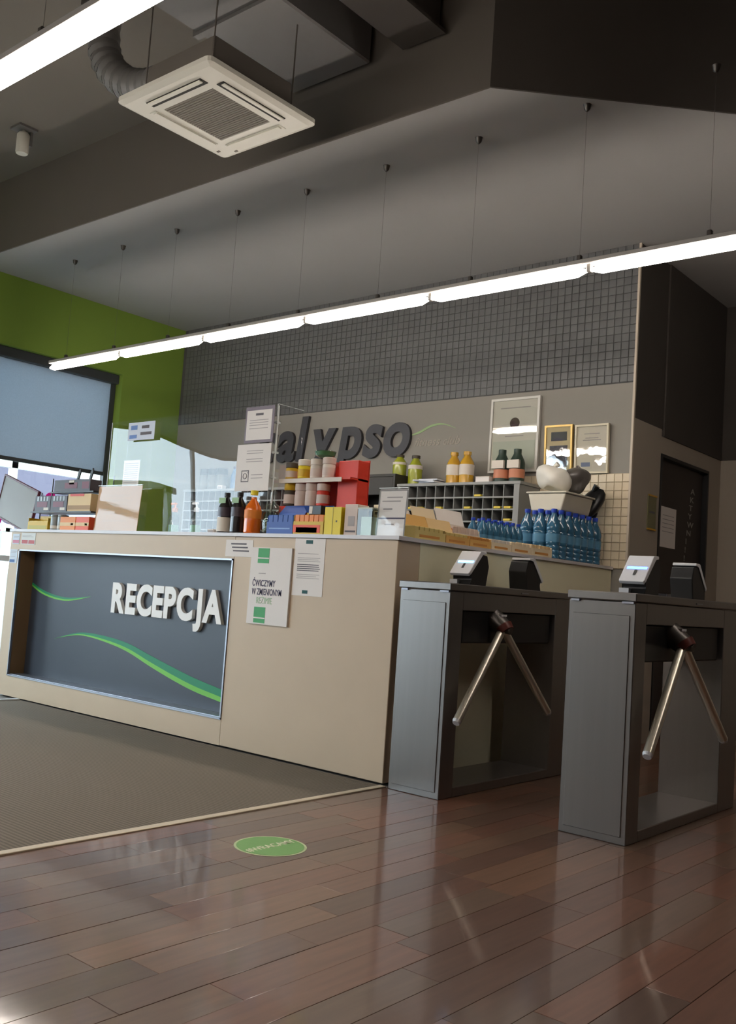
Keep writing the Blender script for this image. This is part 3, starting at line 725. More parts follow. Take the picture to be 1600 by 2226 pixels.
def frame(name, label, x0, x1, z0, z1, fmat, content, tilt=0.0, bw=0.018):
    t = thing(name, label, 'picture frame', ((x0 + x1) / 2, YB - 0.004, z0), local=True, tilt=(tilt, 0, 0))
    w = (x1 - x0) / 2; h = z1 - z0
    box('backing', -w + bw, w - bw, -0.016, -0.002, bw, h - bw, content, t)
    boxes('frame_border', [(-w, w, -0.026, 0, 0, bw), (-w, w, -0.026, 0, h - bw, h), (-w, -w + bw, -0.026, 0, bw, h - bw), (w - bw, w, -0.026, 0, bw, h - bw)], fmat, t)
    box('glass', -w + bw, w - bw, -0.021, -0.019, bw, h - bw, m_fglass, t)
    return t, w, h
m_cert = M('certificate_paper', (206, 204, 190), 0.7, var=0.02)
t, w, h = frame('picture_frame', 'large pale framed certificate with a dark round emblem on the back wall', -3.975, -3.55, 1.89, 2.46, M('pale_frame', (204, 202, 194), 0.4), m_cert, 0.0)
lathe('emblem', [(0.042, 0), (0.042, 0.001)], M('maroon_emblem', (70, 50, 48), 0.6), t, 0, 0, 0, 24).matrix_local = Matrix.Translation((0.0, -0.0165, h * 0.66)) @ Matrix.Rotation(math.pi / 2, 4, 'X')
for z, ww in ((h * 0.86, 0.13), (h * 0.48, 0.08)): box('text_line', -ww, ww, -0.0168, -0.016, z, z + 0.008, m_inkpale, t)
box('lower_sheet', -w + 0.03, w - 0.03, -0.0175, -0.016, 0.03, h * 0.42, M('sage_sheet', (190, 196, 180), 0.7), t)
t, w, h = frame('picture_frame', 'small dark photograph in a gold frame between two certificates', -3.49, -3.265, 1.875, 2.225, m_gold, M('cream_mount', (206, 190, 150), 0.7), 0.05, bw=0.014)
m_dph = M('dark_photo_print', (66, 64, 72), 0.5, var=0.6, scale=14)
box('photograph', -0.072, 0.072, -0.0172, -0.016, 0.045, 0.20, m_dph, t)
box('photograph', -0.062, 0.066, -0.0172, -0.016, 0.235, 0.30, m_dph, t)
t, w, h = frame('picture_frame', 'white framed document at the right end of the back wall', -3.245, -2.985, 1.865, 2.215, M('cream_frame', (206, 196, 168), 0.4), M('cream_certificate', (214, 208, 190), 0.7), 0.05, bw=0.014)
for z, ww in ((0.28, 0.06), (0.25, 0.05), (0.235, 0.07)): box('text_line', -ww, ww, -0.0168, -0.016, z, z + 0.006, m_inkpale, t)
box('red_mark', -0.02, 0.05, -0.0168, -0.016, 0.16, 0.175, M('orange_mark', (200, 120, 90), 0.6), t)
box('blue_stamp', -0.08, -0.01, -0.0168, -0.016, 0.05, 0.08, M('blue_stamp_print', (120, 130, 160), 0.6), t)

def pigeonholes(label, x0, ncol, nrow, p, ztop, yf, yb):
    x1 = x0 + ncol * p + 0.03; z0 = ztop - 0.03 - nrow * p
    s = thing('pigeonhole_shelf', label, 'shelf', ((x0 + x1) / 2, (yf + yb) / 2, z0))
    box('top_board', x0 - 0.01, x1 + 0.01, yf - 0.005, yb, ztop - 0.022, ztop, m_shelf, s, bev=0.002)
    box('back_board', x0, x1, yb - 0.008, yb, z0, ztop - 0.022, m_shelfin, s)
    box('side_board', x1 - 0.045, x1 - 0.0, yf, yb - 0.008, z0, ztop - 0.022, m_shelf, s)
    box('side_board', x0, x0 + 0.016, yf, yb - 0.008, z0, ztop - 0.022, m_shelf, s)
    q = (x1 - 0.045 - x0 - 0.016) / ncol
    for i in range(1, ncol): box('divider', x0 + 0.016 + i * q - 0.004, x0 + 0.016 + i * q + 0.004, yf + 0.004, yb - 0.008, z0, ztop - 0.022, m_shelfin, s)
    for j in range(0, nrow): box('shelf_board', x0 + 0.016, x1 - 0.045, yf, yb - 0.008, z0 + j * p - 0.001, z0 + j * p + 0.010, m_shelf, s)
    return s, x0 + 0.016, q, z0
# the right unit hangs on the wall, the left one too
SY = 5.80
ps, sx0, sq, sz0 = pigeonholes('grey pigeonhole shelf with yellow key tags, on the right of the back wall', -4.62, 12, 6, 0.089, 1.785, SY, YB - 0.012)
for i, (c, r) in enumerate(((2, 4), (4, 4), (7, 4), (10, 4), (11, 4), (3, 3), (5, 3), (11, 3), (11, 2), (8, 5), (1, 4), (6, 2), (9, 1))):
    x = sx0 + (c + 0.5) * sq; z = sz0 + r * 0.089 + 0.010
    kt = thing('key_tag', 'yellow key tag in the %s pigeonhole row from the top, %s hole from the left' % (('sixth', 'fifth', 'fourth', 'third', 'second', 'first')[r], ('first', 'second', 'third', 'fourth', 'fifth', 'sixth', 'seventh', 'eighth', 'ninth', 'tenth', 'eleventh', 'last')[c]), 'key tag', (x, SY, z), group='yellow key tags')
    box('tag_plate', x - 0.030, x + 0.026, SY - 0.006, SY + 0.05, z, z + 0.016, m_tagY, kt, bev=0.002)
    tube('tag_ring', (x + 0.014, SY + 0.03, z + 0.018), (x + 0.03, SY + 0.035, z + 0.018), 0.003, m_alu, kt, seg=6)
pigeonholes('grey pigeonhole shelf behind the acrylic screen, on the left of the back wall', -7.24, 21, 6, 0.089, 1.785, SY, YB - 0.012)
# dark cupboard between the two shelves
cu = thing('dark_cupboard', 'dark open cupboard box on the wall between the two pigeonhole shelves', 'cupboard', (-4.95, 5.95, 1.3))
m_dk = M('dark_brown_board', (58, 54, 48), 0.6, var=0.1)
boxes('carcass', [(-5.26, -4.64, SY - 0.02, YB - 0.012, 1.845, 1.865), (-5.26, -5.24, SY - 0.02, YB - 0.012, 1.25, 1.845), (-4.66, -4.64, SY - 0.02, YB - 0.012, 1.25, 1.845), (-5.24, -4.66, SY - 0.02, YB - 0.012, 1.25, 1.27), (-5.24, -4.66, YB - 0.03, YB - 0.012, 1.27, 1.845)], m_dk, cu)
box('flap_door', -5.238, -4.662, SY - 0.018, SY - 0.002, 1.70, 1.843, m_dk, cu, bev=0.002)
box('inner_shelf', -5.238, -4.662, SY + 0.01, YB - 0.03, 1.50, 1.515, m_dk, cu)

# ------------------------------------------------------------------ bottles and tubs
def bottle_proto(name, label, cat, prof, mat, cap_prof, cap_mat, label_band=None, group=None, loc=(0, 0, 0)):
    t = thing(name, label, cat, loc, group=group, local=True)
    lathe('bottle_body', prof, mat, t)
    lathe('cap', cap_prof, cap_mat, t)
    if label_band:
        r, z0, z1, lm = label_band
        lathe('bottle_label', [(r, z0), (r, z1)], lm, t)
    return t
def vessel(h, r, neck=0.35): return [(r * .85, 0), (r, h * .04), (r, h * .58), (r * .9, h * .68), (r * neck, h * .86), (r * neck, h * .92)]
def cap(h, r, neck=0.42): return [(r * neck, h * .90), (r * neck, h), (r * neck * .8, h)]
SHT = 1.786
m_oliveL = M('lime_syrup', (150, 156, 40), 0.25, coat=0.5)
m_amber = M('amber_oil', (196, 150, 40), 0.25, coat=0.5)
m_creamlab = M('cream_label', (214, 204, 190), 0.6)
m_brown = M('brown_cap', (70, 60, 46), 0.5)
m_salmon = M('salmon_label', (196, 128, 96), 0.5)
m_dgreen = M('dark_green_plastic', (44, 62, 52), 0.4)
for i, x in enumerate((-4.72, -4.56)):
    z = 1.866 if i == 0 else SHT
    bottle_proto('syrup_bottle', ('lime green bottle standing on the dark cupboard' if i == 0 else 'lime green bottle standing at the shelf end beside the dark cupboard'), 'bottle',
                 vessel(0.24 if i else 0.17, 0.056, .5), m_oliveL, cap(0.24 if i else 0.17, 0.056, .6), m_brown, (0.0575, 0.13 if i else 0.09, 0.16 if i else 0.11, m_creamlab), loc=(x, 5.93, z))
for i, x in enumerate((-4.19, -4.07)):
    bottle_proto('oil_bottle', 'amber yellow bottle with a cream label on the shelf top, %s of two' % ('left' if i == 0 else 'right'), 'bottle', vessel(0.25, 0.056, .45), m_amber, cap(0.25, 0.056, .55), m_amber, (0.0575, 0.07, 0.15, m_creamlab), loc=(x, 5.93, SHT))
for i, x in enumerate((-3.76, -3.63)):
    bottle_proto('shampoo_bottle', 'dark green bottle with a salmon label on the shelf top, %s of two' % ('left' if i == 0 else 'right'), 'bottle', vessel(0.25, 0.057, .5), m_dgreen, cap(0.25, 0.057, .5), m_dgreen, (0.0585, 0.035, 0.10, m_salmon), loc=(x, 5.93, SHT))
    box('upper_label', -0.05, 0.05, -0.062, -0.04, 0.105, 0.165, m_creamlab, bpy.context.scene.objects[[o.name for o in COL.objects if o.name.startswith('shampoo_bottle')][-1]])
pp = thing('paper_stack', 'loose stack of white papers on top of the right shelf', 'papers', (-4.36, 5.93, SHT))
for i, (dx, dy, a) in enumerate(((0, 0, 0.1), (.02, -.02, -.15), (-.03, -.04, .2), (.01, -.01, .05))):
    bm = add_box(bmesh.new(), -0.085, 0.085, -0.08, 0.08, 0, 0.009)
    bmesh.ops.rotate(bm, verts=bm.verts, cent=(0, 0, 0), matrix=Matrix.Rotation(a, 3, 'Z')); bmesh.ops.translate(bm, verts=bm.verts, vec=(-4.37 + dx, 5.92 + dy, SHT + 0.0095 * i))
    put('paper_sheet', bm, M('bluish_paper', (214, 218, 226), 0.8), pp)
bx_ = thing('carton', 'small white carton between the amber and dark green bottles', 'box', (-3.87, 5.93, SHT))
box('carton_body', -3.94, -3.82, 5.86, 5.99, SHT, SHT + 0.045, m_paper, bx_, bev=0.002); box('carton_flap', -3.94, -3.82, 5.855, 5.92, SHT + 0.0455, SHT + 0.048, m_creamlab, bx_)
# on the left shelf
m_smoke = M('smoke_grey_tub', (112, 112, 106), 0.5)
for i, x in enumerate((-7.10, -6.98, -6.86)):
    bottle_proto('storage_jar', 'grey jar with a dark lid on the left shelf, %s of three' % ('leftmost', 'middle', 'rightmost')[i], 'jar', [(0.05, 0), (0.055, 0.01), (0.055, 0.14), (0.05, 0.15)], m_smoke, [(0.052, 0.15), (0.054, 0.155), (0.054, 0.205), (0.045, 0.21)], m_blk, loc=(x, 5.93, SHT))
m_teal2 = M('blue_bottle_plastic', (40, 92, 138), 0.3, coat=0.3)
bottle_proto('blue_bottle', 'dark blue bottle standing on the left pigeonhole shelf', 'bottle', vessel(0.22, 0.05, .6), m_teal2, cap(0.22, 0.05, .65), m_navy, loc=(-6.66, 5.93, SHT))
bxw = thing('carton', 'small white carton beside the blue bottle', 'box', (-6.82, 5.9, SHT))
box('carton_body', -6.80, -6.73, 5.83, 5.88, SHT, SHT + 0.035, m_paper, bxw, bev=0.002); box('carton_label', -6.79, -6.74, 5.8285, 5.83, SHT + 0.008, SHT + 0.026, m_inkpale, bxw)

# ------------------------------------------------------------------ acrylic screen on the counter
scn = thing('acrylic_screen', 'clear acrylic hygiene screen standing on the counter with sheets taped to it', 'screen', (-4.8, 3.87, CZ))
def bowed(x0, x1, y, z0, z1, amp, n=14, t=0.004):
    bm = bmesh.new(); rows = []
    for j in range(7):
        z = z0 + (z1 - z0) * j / 6; r = []
        for i in range(n + 1):
            u = i / n; x = x0 + (x1 - x0) * u
            r.append(bm.verts.new((x, y + amp * (math.sin(math.pi * u) * (0.35 + 0.65 * j / 6) + 0.35 * math.sin(2.3 * math.pi * u + j * 0.3)), z)))
        rows.append(r)
    for A, B in zip(rows[:-1], rows[1:]):
        for i in range(n): bm.faces.new((A[i], A[i + 1], B[i + 1], B[i]))
    return bm
put('screen_panel', bowed(-5.68, -4.02, 3.87, CZ + 0.002, 1.99, 0.012), m_plexi, scn, smooth=True)
m_pedge = M('acrylic_edge', (214, 222, 220), 0.2, var=0.02, coat=0.5)
box('screen_edge', -4.022, -4.017, 3.868, 3.874, CZ + 0.002, 1.985, m_pedge, scn); box('screen_edge', -5.684, -5.680, 3.868, 3.872, CZ + 0.002, 1.985, m_pedge, scn)
box('side_wing', -4.05, -4.046, 3.892, 4.11, CZ + 0.002, 2.00, m_plexi, scn)
box('side_wing', -5.532, -5.528, 3.905, 4.11, CZ + 0.002, 1.985, m_plexi, scn)
box('wing_edge', -4.051, -4.045, 3.888, 3.892, CZ + 0.002, 2.0, m_pedge, scn)
box('wing_top_edge', -4.050, -4.046, 3.892, 4.11, 2.0, 2.003, m_pedge, scn)
for z in (1.88, 1.70, 1.55): box('wing_clip', -4.055, -4.025, 3.875, 3.90, z, z + 0.012, m_pedge, scn)
lb = tag(box('screen_label', -5.46, -5.17, 3.850, 3.853, 1.842, 1.965, M('bluish_label', (206, 212, 224), 0.5)), 'white landscape label with blue print at the top of the acrylic screen', 'label')
box('blue_logo', -5.43, -5.36, 3.8488, 3.850, 1.915, 1.945, M('blue_logo_print', (110, 140, 196), 0.6), lb); box('blue_logo', -5.44, -5.36, 3.8488, 3.850, 1.855, 1.88, MATS['blue_logo_print'], lb)
box('text_line', -5.31, -5.23, 3.8488, 3.850, 1.92, 1.94, m_ink, lb); box('text_line', -5.32, -5.20, 3.8488, 3.850, 1.875, 1.895, m_ink, lb)
p1 = thing('framed_notice', 'upright white notice in a grey border at the right edge of the acrylic screen', 'notice', (-4.13, 3.85, 1.765))
box('border', -4.275, -4.03, 3.846, 3.850, 1.765, 1.985, M('mauve_border', (128, 118, 128), 0.6), p1)
pg = box('sheet', -4.262, -4.046, 3.8445, 3.846, 1.782, 1.963, m_paper, p1)
box('heading', -4.185, -4.12, 3.8437, 3.8445, 1.930, 1.944, m_ink, pg)
for z in (1.90, 1.885, 1.87, 1.85): box('text_line', -4.235, -4.075, 3.8437, 3.8445, z, z + 0.004, m_inkpale, pg)
p2 = thing('notice_sheet', 'white notice with a square camera icon on the acrylic screen', 'notice', (-4.15, 3.85, 1.47))
box('sheet', -4.325, -4.035, 3.846, 3.848, 1.475, 1.758, m_paper, p2)
for z in (1.715, 1.70, 1.665, 1.65): box('text_line', -4.24, -4.10, 3.8452, 3.846, z, z + 0.004, m_inkpale, p2)
for z in (1.57, 1.55): box('text_line', -4.19, -4.09, 3.8452, 3.846, z, z + 0.004, m_inkpale, p2)
ic = boxes('camera_icon', [(-4.275, -4.21, 3.8452, 3.846, 1.595, 1.600), (-4.275, -4.21, 3.8452, 3.846, 1.530, 1.535), (-4.275, -4.270, 3.8452, 3.846, 1.535, 1.595), (-4.215, -4.21, 3.8452, 3.846, 1.535, 1.595), (-4.222, -4.217, 3.8448, 3.8456, 1.583, 1.588)], m_ink, p2)
bm = bmesh.new()
for k in range(16):
    a0, a1 = 2 * math.pi * k / 16, 2 * math.pi * (k + 1) / 16
    add_tube(bm, (-4.2425 + .016 * math.cos(a0), 3.8455, 1.565 + .016 * math.sin(a0)), (-4.2425 + .016 * math.cos(a1), 3.8455, 1.565 + .016 * math.sin(a1)), 0.002, None, 5)
put('icon_lens', bm, m_ink, p2)
p3 = thing('price_sheet', 'white printed price list taped behind the acrylic screen', 'notice', (-5.43, 3.9, 1.5))
box('sheet', -5.54, -5.36, 3.895, 3.897, 1.51, 1.715, m_paper, p3)
for k in range(12): box('text_line', -5.525, -5.375, 3.894, 3.895, 1.53 + k * .0145, 1.535 + k * .0145, m_inkpale, p3)

# ------------------------------------------------------------------ goods on the front ledge
Z0 = CZ + 0.0005
def stand_sign(name, label, x0, x1, z1, y, paper, lean=0.06, bands=()):
    t = thing(name, label, 'sign', ((x0 + x1) / 2, y, Z0), local=True)
    w = (x1 - x0) / 2; h = z1 - Z0
    def sl(nm, a, b_, za, zb, off, th, mat):
        P = [(lean * za - off, za), (lean * zb - off, zb), (lean * zb - off - th, zb), (lean * za - off - th, za)]
        return prism(nm, P, 'x', a, b_, mat, t)
    box('holder_foot', -w, w, -0.01, 0.07, 0, 0.004, m_pedge, t)
    sl('paper', -w + .004, w - .004, 0.005, h - .004, 0, 0.002, paper)
    sl('acrylic_front', -w, w, 0.004, h, 0.006, 0.002, m_sheet)
    sl('acrylic_edge', -w, w, h, h + 0.004, 0.0, 0.009, m_pedge)
    for (a, b_, za, zb, mat) in bands: sl('printed_band', a, b_, za, zb, 0.0022, 0.0008, mat)
    return t
stand_sign('acrylic_sign_holder', 'beige printed sign in a clear stand on the counter left half', -5.655, -5.16, 1.525, 3.775, M('beige_paper', (192, 152, 114), 0.75, var=0.04),
           bands=[(-0.15, 0.12, z, z + .004, M('tan_print', (178, 148, 116), 0.75)) for z in (.07, .12, .15, .18, .21, .24)])
stand_sign('acrylic_sign_holder', 'white printed sign in a grey stand at the counter corner', -3.135, -2.945, 1.462, 3.775, m_paper,
           bands=[(-0.088, 0.088, .09, .098, m_navy), (-.06, .0, .14, .145, m_ink), (-.04, .06, .20, .206, m_inkpale), (-.07, .05, .18, .186, m_inkpale), (-.04, .02, .06, .066, m_inkpale), (-0.094, -0.086, 0.0, .24, M('grey_stand_edge', (130, 126, 124), 0.5)), (0.086, 0.094, 0.0, .24, MATS['grey_stand_edge']), (-0.09, 0.09, .236, .244, MATS['grey_stand_edge'])])

def carton(name, label, x0, x1, y0, y1, h, mat, z=Z0, panels=(), lid=None, cat='box', open_top=False, fill=None):
    """retail carton; panels: (name,u0,u1,v0,v1,mat) printed on the -Y face in fractions"""
    t = thing(name, label, cat, ((x0 + x1) / 2, (y0 + y1) / 2, z))
    if open_top:
        k = 0.003
        boxes('tray', [(x0, x1, y0, y0 + k, z, z + h * .55), (x0, x1, y1 - k, y1, z, z + h), (x0, x0 + k, y0 + k, y1 - k, z, z + h * .8), (x1 - k, x1, y0 + k, y1 - k, z, z + h * .8), (x0 + k, x1 - k, y0 + k, y1 - k, z, z + k)], mat, t)
        n, fm, fh = fill
        for i in range(n):
            a = x0 + k + .002 + (x1 - x0 - 2 * k - .004) * i / n; b_ = a + (x1 - x0 - 2 * k - .004) / n - .002
            box('snack_bar', a, b_, y0 + k + .002, y1 - k - .002, z + k, z + h * fh, fm, t, bev=0.002)
    else:
        box('carton_body', x0, x1, y0, y1, z, z + h, mat, t, bev=0.002)
    for (nm, u0, u1, v0, v1, pm) in panels:
        box(nm, x0 + u0 * (x1 - x0), x0 + u1 * (x1 - x0), y0 - 0.0012, y0, z + v0 * h, z + v1 * h, pm, t)
    if lid: prism('lid', [(y1 - .003, z + h), (y1, z + h), (y1 + lid[1], z + h + lid[0]), (y1 + lid[1] - .003, z + h + lid[0])], 'x', x0, x1, lid[2], t)
    return t
m_yel = M('yellow_card', (206, 168, 34), 0.5); m_yel2 = M('bright_yellow_card', (224, 200, 30), 0.5); m_or = M('orange_card', (222, 128, 44), 0.5)
m_ro = M('red_orange_card', (222, 84, 44), 0.5); m_redc = M('red_card', (206, 58, 40), 0.5, var=0.08); m_bl = M('blue_card', (48, 84, 158), 0.5)
m_cream = M('cream_card', (220, 190, 140), 0.6); m_dg = M('dark_grey_card', (74, 68, 72), 0.5); m_mar = M('maroon_print', (112, 48, 62), 0.5); m_gry = M('grey_tin', (130, 132, 130), 0.4, metal=0.3)
m_crm2 = M('pale_cream_card', (226, 208, 174), 0.6); m_pink = M('pale_pink_card', (206, 188, 176), 0.6)

# wire rack with supplement boxes at the left end
rk = thing('wire_display_rack', 'black tiered display rack at the left end of the counter', 'rack', (-6.15, 3.87, CZ))
for x in (-6.50, -5.72):
    for y in (3.865, 3.95): tube('rack_post', (x, y, CZ), (x, y, 1.62 if y > 3.9 else 1.50), 0.005, m_blk, rk, seg=6)
boxes('rack_tray', [(-6.50, -5.72, 3.785, 3.95, 1.342, 1.352)], m_blk, rk)
boxes('rack_tray', [(-6.34, -5.78, 3.83, 3.95, 1.492, 1.502)], m_blk, rk)
for x in (-6.16, -6.00):
    prism('rack_clip', [(x - .015, 1.60), (x + .005, 1.60), (x + .03, 1.66), (x + .022, 1.685), (x, 1.66)], 'y', 3.94, 3.95, m_blk, rk)
    box('clip_stem', x - .01, x, 3.94, 3.95, 1.50, 1.60, m_blk, rk)
for i, (a, b_) in enumerate(((-6.475, -6.265), (-6.26, -6.05))):
    carton('supplement_carton', 'dark grey supplement carton on the rack middle tier, %s' % ('outer one' if i == 0 else 'next to the cream carton'), a, b_, 3.80, 3.93, 0.115, m_dg, z=1.3525,
           panels=[('maroon_panel', .15, .8, .28, .62, m_mar), ('white_panel', .6, .9, .08, .25, m_creamlab)] + [('grey_stripe', .15 + .2 * k, .25 + .2 * k, .68, .95, m_gry) for k in range(4)])
carton('supplement_carton', 'cream carton with a red top on the rack middle tier', -6.04, -5.755, 3.80, 3.93, 0.125, m_cream, z=1.3525, panels=[('red_panel', .1, .7, .86, 1.0, m_redc), ('tan_panel', 0, 1, .1, .34, MATS['tan_print'])])
carton('supplement_carton', 'dark grey carton with maroon print on the rack top tier', -6.30, -5.84, 3.84, 3.935, 0.085, m_dg, z=1.5025, panels=[('maroon_panel', .3, .65, .25, .75, m_mar), ('maroon_panel', .78, .97, .2, .8, m_mar), ('white_panel', .42, .56, .6, .95, m_creamlab)])
carton('snack_tray', 'yellow snack tray under the rack at the counter left end', -6.475, -6.21, 3.76, 3.86, 0.11, m_yel, panels=[('yellow_green_panel', .05, .95, .06, .3, M('olive_yellow_print', (176, 160, 50), .5))], open_top=True, fill=(4, m_yel, .62))
for i, x in enumerate((-6.165, -6.075)):
    bottle_proto('supplement_tin', 'grey tin with a white band under the rack, %s of two' % ('left' if i == 0 else 'right'), 'tin', [(0.036, 0), (0.038, 0.004), (0.038, 0.095), (0.035, 0.10)], m_gry, [(0.036, .1), (0.037, .102), (0.037, .112), (0.03, .113)], m_gry, (0.0388, 0.012, 0.035, m_creamlab), loc=(x, 3.80, Z0))
carton('snack_carton', 'orange carton beside the red-orange one under the rack', -6.025, -5.835, 3.745, 3.83, 0.095, m_or, panels=[('cream_panel', 0, 1, .32, .58, m_cream), ('dark_spot', .72, .88, .38, .52, m_brown)])
carton('snack_carton', 'red-orange carton next to the beige sign', -5.83, -5.67, 3.745, 3.83, 0.095, m_ro, panels=[('cream_panel', 0, 1, .32, .58, m_cream), ('dark_spot', .7, .88, .38, .52, m_brown)])
tc_ = thing('tall_carton', 'tall slim carton with a green side behind the display rack', 'box', (-5.72, 3.99, CZ))
box('carton_body', -5.93, -5.80, 3.99, 4.06, Z0, Z0 + 0.31, M('dark_slate_card', (64, 70, 74), 0.5), tc_, bev=0.002); box('green_side', -5.80, -5.797, 3.992, 4.058, Z0, Z0 + 0.31, m_gprint, tc_); box('carton_label', -5.92, -5.82, 3.988, 3.99, Z0 + .1, Z0 + .2, m_gry, tc_)

# clear sanitiser bottles, dark drinks and the orange drink
m_clear = glass('clear_plastic', (205, 225, 215), 0.5, boost=1.2)
m_liq = M('orange_drink', (222, 106, 26), 0.2, coat=0.5)
for i, (x, lab) in enumerate(((-5.02, 'clear sanitiser bottle with an orange pump beside the beige sign'), (-4.80, 'clear sanitiser bottle with a white pump behind the acrylic screen'))):
    t = thing('sanitiser_bottle', lab, 'bottle', (x, 3.96, Z0), local=True)
    lathe('bottle_body', vessel(0.17, 0.036, .4), m_clear, t); lathe('liquid', [(0.030, 0.004), (0.033, 0.01), (0.033, 0.06), (0.03, 0.064)], M('pale_green_gel', (150, 190, 160), 0.3), t)
    cm = m_or if i == 0 else m_white
    lathe('pump', [(0.016, .15), (0.018, .155), (0.018, .175), (0.006, .18), (0.006, .2)], cm, t); box('pump_spout', -0.045, 0.012, -.008, .008, .198, .212, cm, t, bev=.003)
m_dkb = M('black_drink', (30, 26, 28), 0.25, coat=0.4)
dl = [('white-labelled dark drink bottle at the left of the drinks', m_creamlab, -4.315), ('black drink bottle between the white-labelled and the orange bottle', M('purple_black_label', (62, 52, 60), .4), -4.20)]
for lab, lm, x in dl:
    t = bottle_proto('drink_bottle', lab, 'bottle', vessel(0.245, 0.048, .32), m_dkb, cap(0.245, 0.048, .38), m_blk, (0.0492, 0.01, 0.095, lm if lm is m_creamlab else m_dkb), loc=(x, 3.785, Z0))
    lathe('upper_label', [(0.0492, 0.10), (0.0492, 0.155)], MATS['purple_black_label'] if 'purple_black_label' in MATS else m_dg, t)
    box('neck_tag', -0.03, 0.028, -0.036, -0.034, 0.18, 0.212, m_gpale, t)
t = bottle_proto('drink_bottle', 'bright orange drink bottle with a yellow cap', 'bottle', vessel(0.235, 0.050, .34), m_liq, cap(0.255, 0.050, .45), m_yel2, (0.0512, 0.09, 0.14, m_or), loc=(-4.085, 3.79, Z0))
for i, (x, lab) in enumerate(((-4.43, 'tiny white carton standing beside the white-labelled bottle'),)):
    t = thing('small_carton', lab, 'box', (x, 3.80, Z0)); box('carton_body', x - .035, x + .02, 3.78, 3.83, Z0, Z0 + .026, m_paper, t, bev=.001); box('carton_print', x - .03, x + .015, 3.779, 3.78, Z0 + .006, Z0 + .02, m_inkpale, t)

jar = thing('glass_jar', 'round clear glass jar with a tilted lid behind the blue snack tray', 'jar', (-3.968, 3.83, Z0), local=True)
jar.scale = (0.63, 0.63, 0.95)
lathe('jar_body', [(0.06, 0), (0.09, 0.02), (0.098, 0.07), (0.085, 0.12), (0.07, 0.135), (0.066, 0.135), (0.08, 0.118), (0.092, 0.07), (0.085, 0.024), (0.05, 0.006)], m_clear, jar)
for k in range(22):
    a = k * 2.4; r = 0.02 + 0.05 * ((k * 7) % 10) / 10
    bm = bmesh.new(); bmesh.ops.create_icosphere(bm, subdivisions=1, radius=0.017); bmesh.ops.scale(bm, verts=bm.verts, vec=(1.2, 0.9, 0.8)); bmesh.ops.translate(bm, verts=bm.verts, vec=(r * math.cos(a), r * math.sin(a), 0.022 + 0.022 * (k // 8)))
    put('sweet', bm, m_creamlab, jar, smooth=True)
ld = lathe('jar_lid', [(0.086, 0), (0.09, 0.006), (0.075, 0.03), (0.035, 0.05), (0.012, 0.052), (0.016, 0.066), (0.002, 0.07)], m_clear, jar)
ld.location = (0.01, 0, 0.140); ld.rotation_euler = (0.1, 0.22, 0)
carton('snack_tray', 'blue open tray of wrapped bars in front of the glass jar', -3.905, -3.700, 3.735, 3.83, 0.125, m_bl, panels=[('pale_stripe', .1, .9, .22, .28, M('pale_blue_print', (120, 150, 200), .5))], open_top=True, fill=(5, m_bl, .86), lid=(0.05, 0.05, m_bl))
carton('snack_tray', 'yellow and orange open snack tray with a raised blue lid', -3.695, -3.47, 3.735, 3.84, 0.13, m_yel, panels=[('red_band', 0, .9, .08, .40, m_ro), ('yellow_wedge', .1, .8, .08, .3, m_yel2)], open_top=True, fill=(6, m_or, .84), lid=(0.035, -0.03, m_bl))
carton('snack_carton', 'bright yellow carton standing between the snack tray and the clear box', -3.465, -3.345, 3.735, 3.86, 0.15, m_yel2, panels=[('olive_fold', .48, .52, .02, .98, M('olive_yellow_print', (176, 160, 50), .5)), ('dark_spot', .7, .78, .46, .52, m_brown)])
bagc = carton('black_box', 'small black box resting inside the yellow snack tray', -3.60, -3.51, 3.752, 3.79, 0.05, m_blk, z=Z0 + 0.111, panels=[('white_label', .02, .3, .1, .9, m_creamlab)])
# red two-tier stand behind
rd = thing('red_display_stand', 'red cardboard display stand with two tiers of jars', 'display stand', (-3.70, 3.99, Z0))
RX0, RX1, RY0, RY1 = -4.012, -3.465, 3.925, 4.085
box('stand_back', RX0, RX1, RY1 - .006, RY1, Z0, 1.665, m_redc, rd)
box('stand_side', RX1 - .15, RX1, RY0 + .06, RY1 - .006, Z0, 1.655, m_redc, rd, bev=.003)
box('stand_base', RX0, RX1 - .15, RY0, RY1 - .006, Z0, 1.392, m_redc, rd)
box('stand_tier', RX0, RX1, RY0 - .004, RY1 - .006, 1.540, 1.552, m_redc, rd)
box('tier_edge', RX0 - .005, RX1 - .06, RY0 - .012, RY0 - .004, 1.527, 1.552, m_creamlab, rd)
TJ = [(-3.965, 1.3925, m_brown, m_yel, .14, 'brown and yellow jar on the lower tier of the red stand'), (-3.875, 1.3925, m_pink, m_pink, .135, 'pale pink jar on the lower tier of the red stand, left one'), (-3.79, 1.3925, m_pink, m_pink, .135, 'pale pink jar on the lower tier of the red stand, middle one'), (-3.70, 1.3925, m_redc, m_pink, .13, 'red-lidded pale jar on the lower tier of the red stand'),
      (-3.965, 1.5525, m_yel, m_brown, .10, 'yellow jar with a brown lid on the upper tier of the red stand'), (-3.865, 1.5525, m_yel2, m_creamlab, .115, 'bright yellow jar with a white lid on the red stand'), (-3.765, 1.5525, m_creamlab, m_creamlab, .115, 'white jar next to the bright yellow jar on the red stand'), (-3.67, 1.5525, m_creamlab, m_pink, .12, 'white jar at the end of the upper tier of the red stand')]
